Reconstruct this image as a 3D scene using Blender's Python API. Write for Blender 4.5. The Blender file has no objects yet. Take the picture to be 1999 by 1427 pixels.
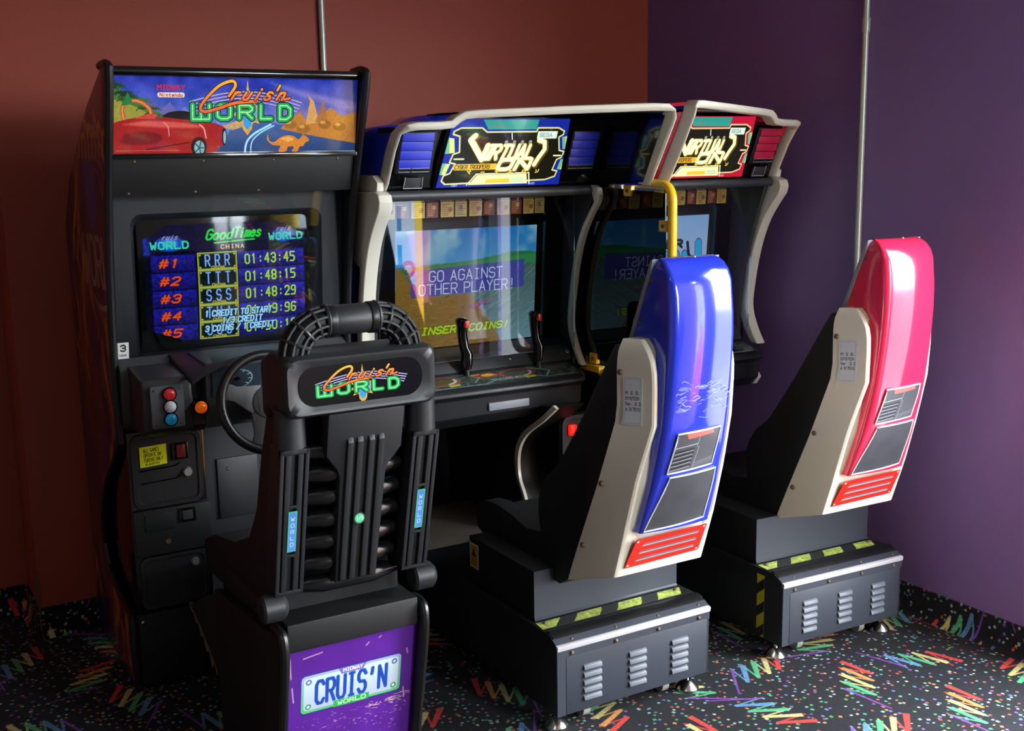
import bpy, bmesh, math, random
import numpy as np
from mathutils import Vector, Matrix
from math import sin, cos, pi, radians

random.seed(7)
rng = np.random.default_rng(7)
S = bpy.context.scene
COL = S.collection

# ---------------------------------------------------------------- camera
# world: x runs right along the red back wall, y runs towards it, z is up
cam_d = bpy.data.cameras.new('camera')
cam = bpy.data.objects.new('camera', cam_d)
COL.objects.link(cam)
cam_d.sensor_width = 36.0
cam_d.lens = 2236.9 / 1999 * 36.0
cam_d.clip_start = 0.05
YAW, PITCH, ROLL = 0.52895271, 0.18051789, 0.01641111
_f = Vector((sin(YAW) * cos(PITCH), cos(YAW) * cos(PITCH), -sin(PITCH)))
_r = Vector((cos(YAW), -sin(YAW), 0))
_d = _f.cross(_r)
_r2 = _r * cos(ROLL) + _d * sin(ROLL)
_d2 = _d * cos(ROLL) - _r * sin(ROLL)
mw = Matrix((_r2, -_d2, -_f)).transposed().to_4x4()
mw.translation = (0, 0, 1.65)
cam.matrix_world = mw
S.camera = cam

# ---------------------------------------------------------------- exposure, world, windows' daylight
S.view_settings.view_transform = 'Standard'
S.view_settings.look = 'None'
S.view_settings.gamma = 1.0
S.view_settings.use_curve_mapping = False
S.view_settings.exposure = 0.0
W = bpy.data.worlds.new('world')
S.world = W
W.use_nodes = True
# overcast sky seen through the shop windows: bright and cloudy above the horizon, grey car park below it
SKY = 42.0
wn_ = W.node_tree
bg = wn_.nodes['Background']
tc_ = wn_.nodes.new('ShaderNodeTexCoord')
sp_ = wn_.nodes.new('ShaderNodeSeparateXYZ')
cr_ = wn_.nodes.new('ShaderNodeValToRGB')
cr_.color_ramp.elements[0].position = 0.47
cr_.color_ramp.elements[0].color = (0.10, 0.105, 0.115, 1)
cr_.color_ramp.elements[1].position = 0.54
cr_.color_ramp.elements[1].color = (0.88, 0.95, 1.0, 1)
mr_ = wn_.nodes.new('ShaderNodeMapRange')
mr_.inputs['From Min'].default_value = -1
mr_.inputs['From Max'].default_value = 1
nz_ = wn_.nodes.new('ShaderNodeTexNoise')
nz_.inputs['Scale'].default_value = 3.0
nz_.inputs['Detail'].default_value = 5
mv_ = wn_.nodes.new('ShaderNodeMapRange')
mv_.inputs['From Min'].default_value = 0.3
mv_.inputs['From Max'].default_value = 0.7
mv_.inputs['To Min'].default_value = 0.55
mv_.inputs['To Max'].default_value = 1.3
mx_ = wn_.nodes.new('ShaderNodeMix')
mx_.data_type = 'RGBA'
mx_.blend_type = 'MULTIPLY'
mx_.inputs['Factor'].default_value = 1
wn_.links.new(tc_.outputs['Generated'], sp_.inputs[0])
wn_.links.new(sp_.outputs['Z'], mr_.inputs['Value'])
wn_.links.new(mr_.outputs['Result'], cr_.inputs['Fac'])
wn_.links.new(tc_.outputs['Generated'], nz_.inputs['Vector'])
wn_.links.new(nz_.outputs['Fac'], mv_.inputs['Value'])
wn_.links.new(cr_.outputs['Color'], mx_.inputs['A'])
wn_.links.new(mv_.outputs['Result'], mx_.inputs['B'])
wn_.links.new(mx_.outputs['Result'], bg.inputs[0])
bg.inputs[1].default_value = SKY


def area(name, loc, aim, sx, sy, power, color, portal=False):
    d = bpy.data.lights.new(name, 'AREA')
    d.shape = 'RECTANGLE'
    d.size, d.size_y = sx, sy
    d.energy = power
    d.color = color
    d.cycles.is_portal = portal
    o = bpy.data.objects.new(name, d)
    COL.objects.link(o)
    o.location = loc
    o.rotation_euler = (Vector(aim) - Vector(loc)).to_track_quat('-Z', 'Y').to_euler()
    return o


# openings in the right-hand wall (y, y, z, z) through which the sky lights the room; portals only guide the sampling
OPEN_A = (1.02, 1.95, 0.06, 2.55)
OPEN_B = (-1.80, 0.10, 0.95, 2.55)
OPEN_C = (2.40, 3.14, 0.80, 2.85)          # unseen opening added behind the camera for extra daylight (x, x, z, z)
for nm, (y0, y1, z0, z1) in (('door_portal', OPEN_A), ('window_portal', OPEN_B)):
    area(nm, (3.40, (y0 + y1) / 2, (z0 + z1) / 2), (0, (y0 + y1) / 2, (z0 + z1) / 2), z1 - z0, y1 - y0, 1, (1, 1, 1), True)
area('rear_portal', ((OPEN_C[0] + OPEN_C[1]) / 2, -2.18, (OPEN_C[2] + OPEN_C[3]) / 2), ((OPEN_C[0] + OPEN_C[1]) / 2, 0, (OPEN_C[2] + OPEN_C[3]) / 2), OPEN_C[1] - OPEN_C[0], OPEN_C[3] - OPEN_C[2], 1, (1, 1, 1), True)
# ceiling tube lights
area('ceiling_lamp_light', (-0.3, 0.6, 2.93), (-0.3, 0.6, 0), 1.2, 0.3, 5, (1.0, 0.93, 0.82))

# ---------------------------------------------------------------- colour helpers


def hexc(h):
    h = h.lstrip('#')
    return tuple(int(h[i:i + 2], 16) / 255 for i in (0, 2, 4))


def lin(c):
    if isinstance(c, str):
        c = hexc(c)
    return tuple(v / 12.92 if v <= 0.04045 else ((v + 0.055) / 1.055) ** 2.4 for v in c)


def mat(name, color, rough=0.5, metal=0.0, spec=0.5, bump=0.0, scale=200.0, var=0.12, vscale=6.0,
        coat=0.0, emis=None, estr=1.0, dist=0.002, color2=None):
    m = bpy.data.materials.new(name)
    m.use_nodes = True
    nt = m.node_tree
    b = nt.nodes['Principled BSDF']
    c = lin(color)
    tc = nt.nodes.new('ShaderNodeTexCoord')
    nz = nt.nodes.new('ShaderNodeTexNoise')
    nz.inputs['Scale'].default_value = vscale
    nz.inputs['Detail'].default_value = 4
    nt.links.new(tc.outputs['Object'], nz.inputs['Vector'])
    mx = nt.nodes.new('ShaderNodeMix')
    mx.data_type = 'RGBA'
    c2 = lin(color2) if color2 else tuple(v * (1 - var) for v in c)
    mx.inputs['A'].default_value = (*c2, 1)
    mx.inputs['B'].default_value = (*[v * (1 + (0 if color2 else var)) for v in c], 1)
    nt.links.new(nz.outputs['Fac'], mx.inputs['Factor'])
    nt.links.new(mx.outputs['Result'], b.inputs['Base Color'])
    b.inputs['Roughness'].default_value = rough
    b.inputs['Metallic'].default_value = metal
    b.inputs['Specular IOR Level'].default_value = spec
    b.inputs['Coat Weight'].default_value = coat
    b.inputs['Coat Roughness'].default_value = 0.05
    if bump:
        n2 = nt.nodes.new('ShaderNodeTexNoise')
        n2.inputs['Scale'].default_value = scale
        n2.inputs['Detail'].default_value = 3
        nt.links.new(tc.outputs['Object'], n2.inputs['Vector'])
        bp = nt.nodes.new('ShaderNodeBump')
        bp.inputs['Strength'].default_value = bump
        bp.inputs['Distance'].default_value = dist
        nt.links.new(n2.outputs['Fac'], bp.inputs['Height'])
        nt.links.new(bp.outputs['Normal'], b.inputs['Normal'])
    if emis:
        b.inputs['Emission Color'].default_value = (*lin(emis), 1)
        b.inputs['Emission Strength'].default_value = estr
    return m


def glass(name, tint=(1, 1, 1), refl=1.0, ior=1.5, rough=0.0):
    m = bpy.data.materials.new(name)
    m.use_nodes = True
    nt = m.node_tree
    nt.nodes.clear()
    out = nt.nodes.new('ShaderNodeOutputMaterial')
    mx = nt.nodes.new('ShaderNodeMixShader')
    fr = nt.nodes.new('ShaderNodeFresnel')
    fr.inputs['IOR'].default_value = ior
    tr = nt.nodes.new('ShaderNodeBsdfTransparent')
    tr.inputs['Color'].default_value = (*tint, 1)
    gl = nt.nodes.new('ShaderNodeBsdfGlossy')
    gl.inputs['Roughness'].default_value = rough
    gl.inputs['Color'].default_value = (refl, refl, refl, 1)
    nt.links.new(fr.outputs[0], mx.inputs[0])
    nt.links.new(tr.outputs[0], mx.inputs[1])
    nt.links.new(gl.outputs[0], mx.inputs[2])
    nt.links.new(mx.outputs[0], out.inputs['Surface'])
    return m


# ---------------------------------------------------------------- things and parts


def origin_of(p):
    while p.parent:
        p = p.parent
    return Vector(p.location)


def thing(name, label, cat, loc, group=None):
    o = bpy.data.objects.new(name, None)
    o.empty_display_size = 0.1
    COL.objects.link(o)
    o.location = loc
    o['label'] = label
    o['category'] = cat
    if group:
        o['group'] = group
    return o


def dup(o, delta):
    c = o.copy()
    COL.objects.link(c)
    c.parent = o.parent
    c.location = Vector(o.location) + Vector(delta)
    for ch in o.children:
        k = ch.copy()
        COL.objects.link(k)
        k.parent = c
    return c


class G:
    """collects geometry in world coordinates; done() links it as ONE mesh object"""

    def __init__(s, fx=None):
        s.bm = bmesh.new()
        s.fx = fx          # optional mapping of every point (mirrors a cabinet)

    def v(s, p):
        return s.bm.verts.new(Vector(s.fx(p)) if s.fx else Vector(p))

    def face(s, vs):
        try:
            return s.bm.faces.new(vs)
        except ValueError:
            return None

    def box(s, x0, x1, y0, y1, z0, z1):
        vs = [s.v((x, y, z)) for x in (x0, x1) for y in (y0, y1) for z in (z0, z1)]
        for f in ((0, 1, 3, 2), (4, 6, 7, 5), (0, 4, 5, 1), (2, 3, 7, 6), (0, 2, 6, 4), (1, 5, 7, 3)):
            s.face([vs[i] for i in f])
        return s

    def prism(s, axis, pts, a0, a1):
        def mk(u, w, a):
            return {'x': (a, u, w), 'y': (u, a, w), 'z': (u, w, a)}[axis]
        A = [s.v(mk(u, w, a0)) for u, w in pts]
        B = [s.v(mk(u, w, a1)) for u, w in pts]
        s.face(A)
        s.face(B[::-1])
        n = len(pts)
        for i in range(n):
            s.face([A[i], B[i], B[(i + 1) % n], A[(i + 1) % n]])
        return s

    def loft(s, rings, cap=True, loop=False):
        R = [[s.v(p) for p in r] for r in rings]
        n = len(R[0])
        m = len(R)
        for i in range(m if loop else m - 1):
            a, b = R[i], R[(i + 1) % m]
            for j in range(n):
                s.face([a[j], a[(j + 1) % n], b[(j + 1) % n], b[j]])
        if cap and not loop:
            s.face(R[0][::-1])
            s.face(R[-1])
        return s

    def tube(s, path, r, seg=12, cap=True, loop=False, flat=1.0, up=None):
        path = [Vector(p) for p in path]
        n = len(path)
        rr = r if hasattr(r, '__len__') else [r] * n
        rings = []
        t0 = (path[1] - path[0]).normalized()
        u = Vector(up) if up else (Vector((0, 0, 1)) if abs(t0.z) < 0.9 else Vector((1, 0, 0)))
        for i in range(n):
            if loop:
                t = (path[(i + 1) % n] - path[i - 1]).normalized()
            else:
                t = (path[min(i + 1, n - 1)] - path[max(i - 1, 0)]).normalized()
            u = (u - t * u.dot(t)).normalized()
            w = t.cross(u)
            rings.append([path[i] + (u * cos(2 * pi * k / seg) + w * sin(2 * pi * k / seg) * flat) * rr[i]
                          for k in range(seg)])
        return s.loft(rings, cap, loop)

    def cyl(s, p0, p1, r0, r1=None, seg=20):
        return s.tube([p0, p1], [r0, r0 if r1 is None else r1], seg)

    def strip(s, path, half, depth_dir, d):
        """rectangular bar along a path: half = in-plane offset vectors per point, depth_dir*d = thickness"""
        dd = Vector(depth_dir).normalized() * d
        rings = []
        for p, h in zip(path, half):
            p, h = Vector(p), Vector(h)
            rings.append([p + h, p - h, p - h + dd, p + h + dd])
        return s.loft(rings)

    def dome(s, c, n, r, h, seg=20, rings=5):
        c, n = Vector(c), Vector(n).normalized()
        u = n.orthogonal().normalized()
        w = n.cross(u)
        R = []
        for i in range(rings):
            a = i / rings * pi / 2
            R.append([c + n * h * sin(a) + (u * cos(2 * pi * k / seg) + w * sin(2 * pi * k / seg)) * r * cos(a)
                      for k in range(seg)])
        return s.loft(R)

    def done(s, name, m, parent=None, bevel=0.0, seg=2, smooth=35, kind=None, label=None, ang=25):
        bm = s.bm
        bmesh.ops.remove_doubles(bm, verts=bm.verts, dist=1e-6)
        bmesh.ops.recalc_face_normals(bm, faces=bm.faces)
        if bevel:
            es = [e for e in bm.edges if len(e.link_faces) == 2 and e.calc_face_angle(0) > radians(ang)]
            bmesh.ops.bevel(bm, geom=es, offset=bevel, segments=seg, profile=0.6, affect='EDGES', clamp_overlap=True)
        if parent is not None:
            bmesh.ops.translate(bm, verts=bm.verts, vec=-origin_of(parent))
        me = bpy.data.meshes.new(name)
        bm.to_mesh(me)
        bm.free()
        me.materials.append(m)
        for p in me.polygons:
            p.use_smooth = True
        me.set_sharp_from_angle(angle=radians(smooth))
        o = bpy.data.objects.new(name, me)
        COL.objects.link(o)
        if parent is not None:
            o.parent = parent
        if kind:
            o['kind'] = kind
        if label:
            o['label'] = label
        return o


def patch(name, fn, nu, nv, m, parent, thick=0.0015, back=None, label=None, kind=None):
    """printed sheet: fn(u,v) with u left->right, v top->bottom (0..1); given a real thickness"""
    bm = bmesh.new()
    uv = bm.loops.layers.uv.new('UVMap')
    P = [[Vector(fn(i / nu, j / nv)) for i in range(nu + 1)] for j in range(nv + 1)]
    nrm = (P[0][-1] - P[0][0]).cross(P[-1][0] - P[0][0]).normalized()   # away from the viewer
    off = -origin_of(parent) if parent is not None else Vector()
    F = [[bm.verts.new(p + off) for p in r] for r in P]
    B = [[bm.verts.new(p + off + nrm * thick) for p in r] for r in P]

    def q(vs, uvs):
        f = bm.faces.new(vs)
        for l, c in zip(f.loops, uvs):
            l[uv].uv = c
        f.smooth = True
    for j in range(nv):
        for i in range(nu):
            u0, u1, v0, v1 = i / nu, (i + 1) / nu, 1 - j / nv, 1 - (j + 1) / nv
            q([F[j][i], F[j + 1][i], F[j + 1][i + 1], F[j][i + 1]], [(u0, v0), (u0, v1), (u1, v1), (u1, v0)])
            q([B[j][i], B[j][i + 1], B[j + 1][i + 1], B[j + 1][i]], [(u0, v0), (u1, v0), (u1, v1), (u0, v1)])
    e = 0.002
    for j in range(nv):
        q([F[j][0], B[j][0], B[j + 1][0], F[j + 1][0]], [(e, 1 - j / nv)] * 4)
        q([F[j][nu], F[j + 1][nu], B[j + 1][nu], B[j][nu]], [(1 - e, 1 - j / nv)] * 4)
    for i in range(nu):
        q([F[0][i], F[0][i + 1], B[0][i + 1], B[0][i]], [(i / nu, 1 - e)] * 4)
        q([F[nv][i], B[nv][i], B[nv][i + 1], F[nv][i + 1]], [(i / nu, e)] * 4)
    me = bpy.data.meshes.new(name)
    bm.to_mesh(me)
    bm.free()
    me.materials.append(m)
    me.set_sharp_from_angle(angle=radians(40))
    o = bpy.data.objects.new(name, me)
    COL.objects.link(o)
    if parent is not None:
        o.parent = parent
    if label:
        o['label'] = label
    if kind:
        o['kind'] = kind
    return o


def quad(name, TL, TR, BR, BL, m, parent, **k):
    TL, TR, BR, BL = map(Vector, (TL, TR, BR, BL))
    return patch(name, lambda u, v: (TL * (1 - u) + TR * u) * (1 - v) + (BL * (1 - u) + BR * u) * v, 1, 1, m, parent, **k)


def arc(c, r, a0, a1, n, plane='xz', fixed=0.0):
    out = []
    for i in range(n + 1):
        a = radians(a0 + (a1 - a0) * i / n)
        p, q = c[0] + r * cos(a), c[1] + r * sin(a)
        out.append({'xz': (p, fixed, q), 'yz': (fixed, p, q), 'xy': (p, q, fixed)}[plane])
    return out


def interp(x, xs, ys):
    return float(np.interp(x, xs, ys))


def rrect(x0, x1, z0, z1, r, n=5):
    pts = []
    for cx, cz, a in ((x1 - r, z1 - r, 0), (x0 + r, z1 - r, 90), (x0 + r, z0 + r, 180), (x1 - r, z0 + r, 270)):
        for i in range(n + 1):
            t = radians(a + 90 * i / n)
            pts.append((cx + r * cos(t), cz + r * sin(t)))
    return pts


# ---------------------------------------------------------------- printing: vector artwork drawn into texture arrays
GL = {
    'A': '0,6 2,0 4,6|.8,4 3.2,4', 'B': '0,0 0,6 3,6 4,5 4,4 3,3 0,3|0,0 3,0 3.8,1 3.8,2 3,3', 'C': '4,1 3,0 1,0 0,1 0,5 1,6 3,6 4,5',
    'D': '0,0 0,6 2.6,6 4,4.6 4,1.4 2.6,0 0,0', 'E': '4,0 0,0 0,6 4,6|0,3 3,3', 'F': '4,0 0,0 0,6|0,3 3,3',
    'G': '4,1 3,0 1,0 0,1 0,5 1,6 3,6 4,5 4,3 2.4,3', 'H': '0,0 0,6|4,0 4,6|0,3 4,3', 'I': '2,0 2,6|1,0 3,0|1,6 3,6',
    'J': '4,0 4,5 3,6 1,6 0,5', 'K': '0,0 0,6|4,0 0,3.6|1.2,2.7 4,6', 'L': '0,0 0,6 4,6', 'M': '0,6 0,0 2,3 4,0 4,6',
    'N': '0,6 0,0 4,6 4,0', 'O': '1,0 3,0 4,1 4,5 3,6 1,6 0,5 0,1 1,0', 'P': '0,6 0,0 3,0 4,1 4,2.2 3,3.2 0,3.2',
    'Q': '1,0 3,0 4,1 4,5 3,6 1,6 0,5 0,1 1,0|2.5,4.5 4,6.4', 'R': '0,6 0,0 3,0 4,1 4,2.2 3,3.2 0,3.2|2,3.2 4,6',
    'S': '4,1 3,0 1,0 0,1 0,2.2 1,3 3,3 4,3.8 4,5 3,6 1,6 0,5', 'T': '0,0 4,0|2,0 2,6', 'U': '0,0 0,5 1,6 3,6 4,5 4,0',
    'V': '0,0 2,6 4,0', 'W': '0,0 .9,6 2,2.5 3.1,6 4,0', 'X': '0,0 4,6|4,0 0,6', 'Y': '0,0 2,3 4,0|2,3 2,6', 'Z': '0,0 4,0 0,6 4,6',
    '0': '1,0 3,0 4,1 4,5 3,6 1,6 0,5 0,1 1,0', '1': '1,1 2,0 2,6', '2': '0,1 1,0 3,0 4,1 4,2.4 0,6 4,6',
    '3': '0,1 1,0 3,0 4,1 4,2.2 3,3 4,3.8 4,5 3,6 1,6 0,5|1.5,3 3,3', '4': '3,6 3,0 0,4 4,4', '5': '4,0 0,0 0,2.6 3,2.6 4,3.6 4,5 3,6 0,6',
    '6': '4,.6 3,0 1,0 0,1 0,5 1,6 3,6 4,5 4,3.6 3,2.8 0,2.8', '7': '0,0 4,0 1.5,6',
    '8': '1,0 3,0 4,1 4,2 3,3 1,3 0,2 0,1 1,0|1,3 0,4 0,5 1,6 3,6 4,5 4,4 3,3', '9': '4,3.2 1,3.2 0,2.4 0,1 1,0 3,0 4,1 4,5 3,6 0,6',
    '!': '2,0 2,4|2,5.6 2,6', "'": '2,0 1.6,1.6', '.': '1,5.7 1,6', ':': '2,1.8 2,2.2|2,4.6 2,5', '/': '0,6 4,0', '#': '1,0 .6,6|3,0 2.6,6|0,2 4,2|0,4.2 4,4.2',
    '-': '1,3 3,3', 'a': '3.6,2.4 3.6,6|3.6,3 2.4,2.2 .8,2.6 .2,4.2 .8,5.8 2.4,6 3.6,5', 'd': '3.6,0 3.6,6|3.6,3 2.4,2.2 .8,2.6 .2,4.2 .8,5.8 2.4,6 3.6,5',
    'e': '.2,4.1 3.6,3.8 3.2,2.6 1.8,2.2 .4,3 .2,4.6 1,6 2.6,6 3.6,5.2', 'i': '1.8,2.4 1.8,6|1.8,.8 1.8,1', 'm': '0,6 0,2.4|0,3 1,2.3 2,3 2,6|2,3 3,2.3 4,3 4,6',
    'n': '.4,6 .4,2.4|.4,3.2 1.6,2.3 3,2.5 3.4,3.4 3.4,6', 'o': '1,2.4 2.8,2.4 3.6,3.4 3.6,5 2.8,6 1,6 .2,5 .2,3.4 1,2.4', 'r': '.6,6 .6,2.4|.6,3.4 1.8,2.4 3,2.5',
    's': '3.4,2.8 2.4,2.2 1,2.3 .5,3.2 1.2,3.9 2.8,4.2 3.5,5 2.8,5.9 1.2,6 .3,5.4', 't': '1.6,.6 1.6,5.2 2.4,6 3.2,5.8|.4,2.4 3,2.4', 'u': '.4,2.4 .4,5 1.2,6 2.6,6 3.4,5.2|3.4,2.4 3.4,6',
}
GLY = {k: [[tuple(float(n) for n in p.split(',')) for p in st.split()] for st in v.split('|')] for k, v in GL.items()}


class Cv:
    """canvas: user units w x h, k pixels per unit, y down"""

    def __init__(s, w, h, k, bg='#000000', alpha=1.0):
        s.uw, s.uh, s.k = w, h, k
        s.w, s.h = int(round(w * k)), int(round(h * k))
        s.a = np.zeros((s.h, s.w, 4), np.float32)
        s.a[..., :3] = hexc(bg)
        s.a[..., 3] = alpha
        s.M = None
        s.wrap = False

    def tp(s, pts):
        P = np.array(pts, float)
        if s.M is not None:
            P = P @ s.M[:, :2].T + s.M[:, 2]
        return P * s.k

    def _win(s, P, pad):
        x0, y0 = np.floor(P.min(0) - pad).astype(int)
        x1, y1 = np.ceil(P.max(0) + pad).astype(int)
        if not s.wrap:
            x0, y0, x1, y1 = max(x0, 0), max(y0, 0), min(x1, s.w), min(y1, s.h)
        if x1 <= x0 or y1 <= y0:
            return None
        X, Y = np.meshgrid(np.arange(x0, x1) + .5, np.arange(y0, y1) + .5)
        return x0, y0, x1, y1, X, Y

    def _blend(s, win, mask, col, al):
        x0, y0, x1, y1, X, Y = win
        m = (mask * al)[..., None].astype(np.float32)
        c = col(X / s.k, Y / s.k) if callable(col) else np.array(hexc(col), np.float32)
        if s.wrap:
            ix = np.arange(x0, x1) % s.w
            iy = np.arange(y0, y1) % s.h
            sub = s.a[np.ix_(iy, ix)]
            sub[..., :3] = sub[..., :3] * (1 - m) + c * m
            s.a[np.ix_(iy, ix)] = sub
        else:
            sub = s.a[y0:y1, x0:x1]
            a0 = sub[..., 3:4]
            out = a0 + m * (1 - a0)
            sub[..., :3] = np.where(out > 0, (sub[..., :3] * a0 * (1 - m) + c * m) / np.maximum(out, 1e-6), c)
            sub[..., 3:4] = out

    def _dist(s, P, X, Y, closed=False):
        d = np.full(X.shape, 1e9)
        n = len(P)
        for i in range(n if closed else n - 1):
            a, b = P[i], P[(i + 1) % n]
            ab = b - a
            L = max(ab @ ab, 1e-9)
            t = np.clip(((X - a[0]) * ab[0] + (Y - a[1]) * ab[1]) / L, 0, 1)
            d = np.minimum(d, (X - a[0] - t * ab[0]) ** 2 + (Y - a[1] - t * ab[1]) ** 2)
        return np.sqrt(d)

    def line(s, pts, w, col, al=1.0, closed=False, soft=0.0):
        P = s.tp(pts)
        w = w * s.k * (abs(np.linalg.det(s.M[:, :2])) ** .5 if s.M is not None else 1)
        win = s._win(P, w + soft * s.k + 1)
        if win is None:
            return
        d = s._dist(P, win[4], win[5], closed)
        if soft:
            m = np.clip((w / 2 + soft * s.k - d) / (soft * s.k), 0, 1)
        else:
            m = np.clip(w / 2 - d + .5, 0, 1)
        s._blend(win, m, col, al)

    def poly(s, pts, col, al=1.0, soft=0.0):
        P = s.tp(pts)
        pad = soft * s.k + 1
        win = s._win(P, pad)
        if win is None:
            return
        X, Y = win[4], win[5]
        ins = np.zeros(X.shape, bool)
        n = len(P)
        for i in range(n):
            (xa, ya), (xb, yb) = P[i], P[(i + 1) % n]
            if ya == yb:
                continue
            c = ((ya > Y) != (yb > Y)) & (X < (xb - xa) * (Y - ya) / (yb - ya) + xa)
            ins ^= c
        d = s._dist(P, X, Y, True)
        sd = np.where(ins, d, -d)
        m = np.clip(sd / (soft * s.k) + .5, 0, 1) if soft else np.clip(sd + .5, 0, 1)
        s._blend(win, m, col, al)

    def rect(s, x0, y0, x1, y1, col, al=1.0, soft=0.0):
        s.poly([(x0, y0), (x1, y0), (x1, y1), (x0, y1)], col, al, soft)

    def oval(s, cx, cy, rx, ry, col, al=1.0, soft=0.0, n=28, rot=0.0):
        s.poly([(cx + rx * cos(2 * pi * i / n) * cos(rot) - ry * sin(2 * pi * i / n) * sin(rot),
                 cy + rx * cos(2 * pi * i / n) * sin(rot) + ry * sin(2 * pi * i / n) * cos(rot)) for i in range(n)], col, al, soft)

    def text(s, t, x, y, h, w, th, col, slant=0.0, gap=0.35, al=1.0, out=None, oth=0.0, vert=False, rot=0.0):
        """h = cap height, w = glyph width, th = stroke width; returns the end x"""
        sx, sy = w / 4, h / 6
        cr, sr = cos(rot), sin(rot)
        for ps in ([(out, th + oth)] if out else []) + [(col, th)]:
            cx = 0.0
            for ch in t:
                if ch in GLY:
                    for st in GLY[ch]:
                        pts = []
                        for px, py in st:
                            lx, ly = cx + px * sx + (6 - py) * sy * slant, py * sy
                            pts.append((x + lx * cr - ly * sr, y + lx * sr + ly * cr))
                        s.line(pts, ps[1], ps[0], al)
                cx += w * (1 + gap) if ch != ' ' else w * 0.9
        return x + cx

    def noise(s, amp, cell=1.0, seed=0):
        r = np.random.default_rng(seed)
        gh, gw = int(s.h / (cell * s.k)) + 3, int(s.w / (cell * s.k)) + 3
        g = r.random((gh, gw))
        yy = np.linspace(0, gh - 2, s.h)
        xx = np.linspace(0, gw - 2, s.w)
        y0, x0 = yy.astype(int), xx.astype(int)
        fy, fx = (yy - y0)[:, None], (xx - x0)[None]
        v = (g[y0][:, x0] * (1 - fy) * (1 - fx) + g[y0 + 1][:, x0] * fy * (1 - fx) + g[y0][:, x0 + 1] * (1 - fy) * fx + g[y0 + 1][:, x0 + 1] * fy * fx)
        return (v - .5) * amp

    def tex(s, name):
        im = bpy.data.images.new(name, s.w, s.h, alpha=True)
        im.pixels.foreach_set(np.ascontiguousarray(np.clip(s.a[::-1], 0, 1), np.float32).ravel())
        im.update()
        im.pack()
        return im


def hgrad(c0, c1, a, b, axis=1):
    c0, c1 = np.array(hexc(c0)), np.array(hexc(c1))

    def f(X, Y):
        t = np.clip(((Y if axis else X) - a) / (b - a), 0, 1)[..., None]
        return (c0 * (1 - t) + c1 * t).astype(np.float32)
    return f


def print_mat(name, cv, rough=0.4, emis=0.0, spec=0.5, alpha=False, base=1.0, coat=0.0, bump=0.0):
    m = bpy.data.materials.new(name)
    m.use_nodes = True
    nt = m.node_tree
    b = nt.nodes['Principled BSDF']
    t = nt.nodes.new('ShaderNodeTexImage')
    t.image = cv.tex(name)
    t.extension = 'REPEAT' if cv.wrap else 'EXTEND'
    if base == 1.0:
        nt.links.new(t.outputs['Color'], b.inputs['Base Color'])
    else:
        mx = nt.nodes.new('ShaderNodeMix')
        mx.data_type = 'RGBA'
        mx.blend_type = 'MULTIPLY'
        mx.inputs['Factor'].default_value = 1
        mx.inputs['B'].default_value = (base, base, base, 1)
        nt.links.new(t.outputs['Color'], mx.inputs['A'])
        nt.links.new(mx.outputs['Result'], b.inputs['Base Color'])
    b.inputs['Roughness'].default_value = rough
    b.inputs['Specular IOR Level'].default_value = spec
    b.inputs['Coat Weight'].default_value = coat
    b.inputs['Coat Roughness'].default_value = 0.03
    if emis:
        nt.links.new(t.outputs['Color'], b.inputs['Emission Color'])
        b.inputs['Emission Strength'].default_value = emis
    if alpha:
        nt.links.new(t.outputs['Alpha'], b.inputs['Alpha'])
    m['node_image'] = t.name
    return m


def smooth_pts(P, n=6):
    """Catmull-Rom through 2-D points"""
    P = [P[0]] + list(P) + [P[-1]]
    out = []
    for i in range(1, len(P) - 2):
        p0, p1, p2, p3 = map(np.array, (P[i - 1], P[i], P[i + 1], P[i + 2]))
        for k in range(n):
            t = k / n
            out.append(tuple(.5 * (2 * p1 + (p2 - p0) * t + (2 * p0 - 5 * p1 + 4 * p2 - p3) * t * t + (3 * p1 - p0 - 3 * p2 + p3) * t ** 3)))
    out.append(tuple(P[-1]))
    return out


def planar(m, ua, u0, ul, va, v0, vl):
    """project a printed material along axes of the object's own coordinates (ua, va = 0,1,2)"""
    nt = m.node_tree
    tc = nt.nodes.new('ShaderNodeTexCoord')
    sp = nt.nodes.new('ShaderNodeSeparateXYZ')
    cb = nt.nodes.new('ShaderNodeCombineXYZ')
    nt.links.new(tc.outputs['Object'], sp.inputs[0])
    for i, (a, o, l) in enumerate(((ua, u0, ul), (va, v0, vl))):
        mr = nt.nodes.new('ShaderNodeMapRange')
        mr.clamp = False
        mr.inputs['From Min'].default_value = o
        mr.inputs['From Max'].default_value = o + l
        nt.links.new(sp.outputs[a], mr.inputs['Value'])
        nt.links.new(mr.outputs['Result'], cb.inputs[i])
    for n in nt.nodes:
        if n.type == 'TEX_IMAGE':
            nt.links.new(cb.outputs[0], n.inputs['Vector'])
    return m


# ---------------------------------------------------------------- plain materials
M = {}
M['red_wall'] = mat('red_wall_paint', '#984535', 0.62, spec=0.35, bump=0.25, scale=260, var=0.05, vscale=1.3)
M['purple_wall'] = mat('purple_wall_paint', '#8068a2', 0.5, spec=0.4, bump=0.2, scale=260, var=0.04, vscale=1.3)
M['ceiling'] = mat('ceiling_paint', '#b9b5ac', 0.9)
M['room'] = mat('far_room_paint', '#6a5a55', 0.9)
M['conduit'] = mat('galvanised_conduit', '#b4bab2', 0.35, metal=0.35, var=0.06)
M['blk'] = mat('black_textured_plastic', '#232427', 0.42, bump=0.35, scale=900, dist=0.0006)
M['blk_gloss'] = mat('black_gloss', '#0c0c0e', 0.12, coat=0.4, var=0.05)
M['blk_matt'] = mat('black_laminate', '#0e0e10', 0.55, bump=0.15, scale=500)
M['blk_rubber'] = mat('black_rubber_edge', '#101012', 0.35)
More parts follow.
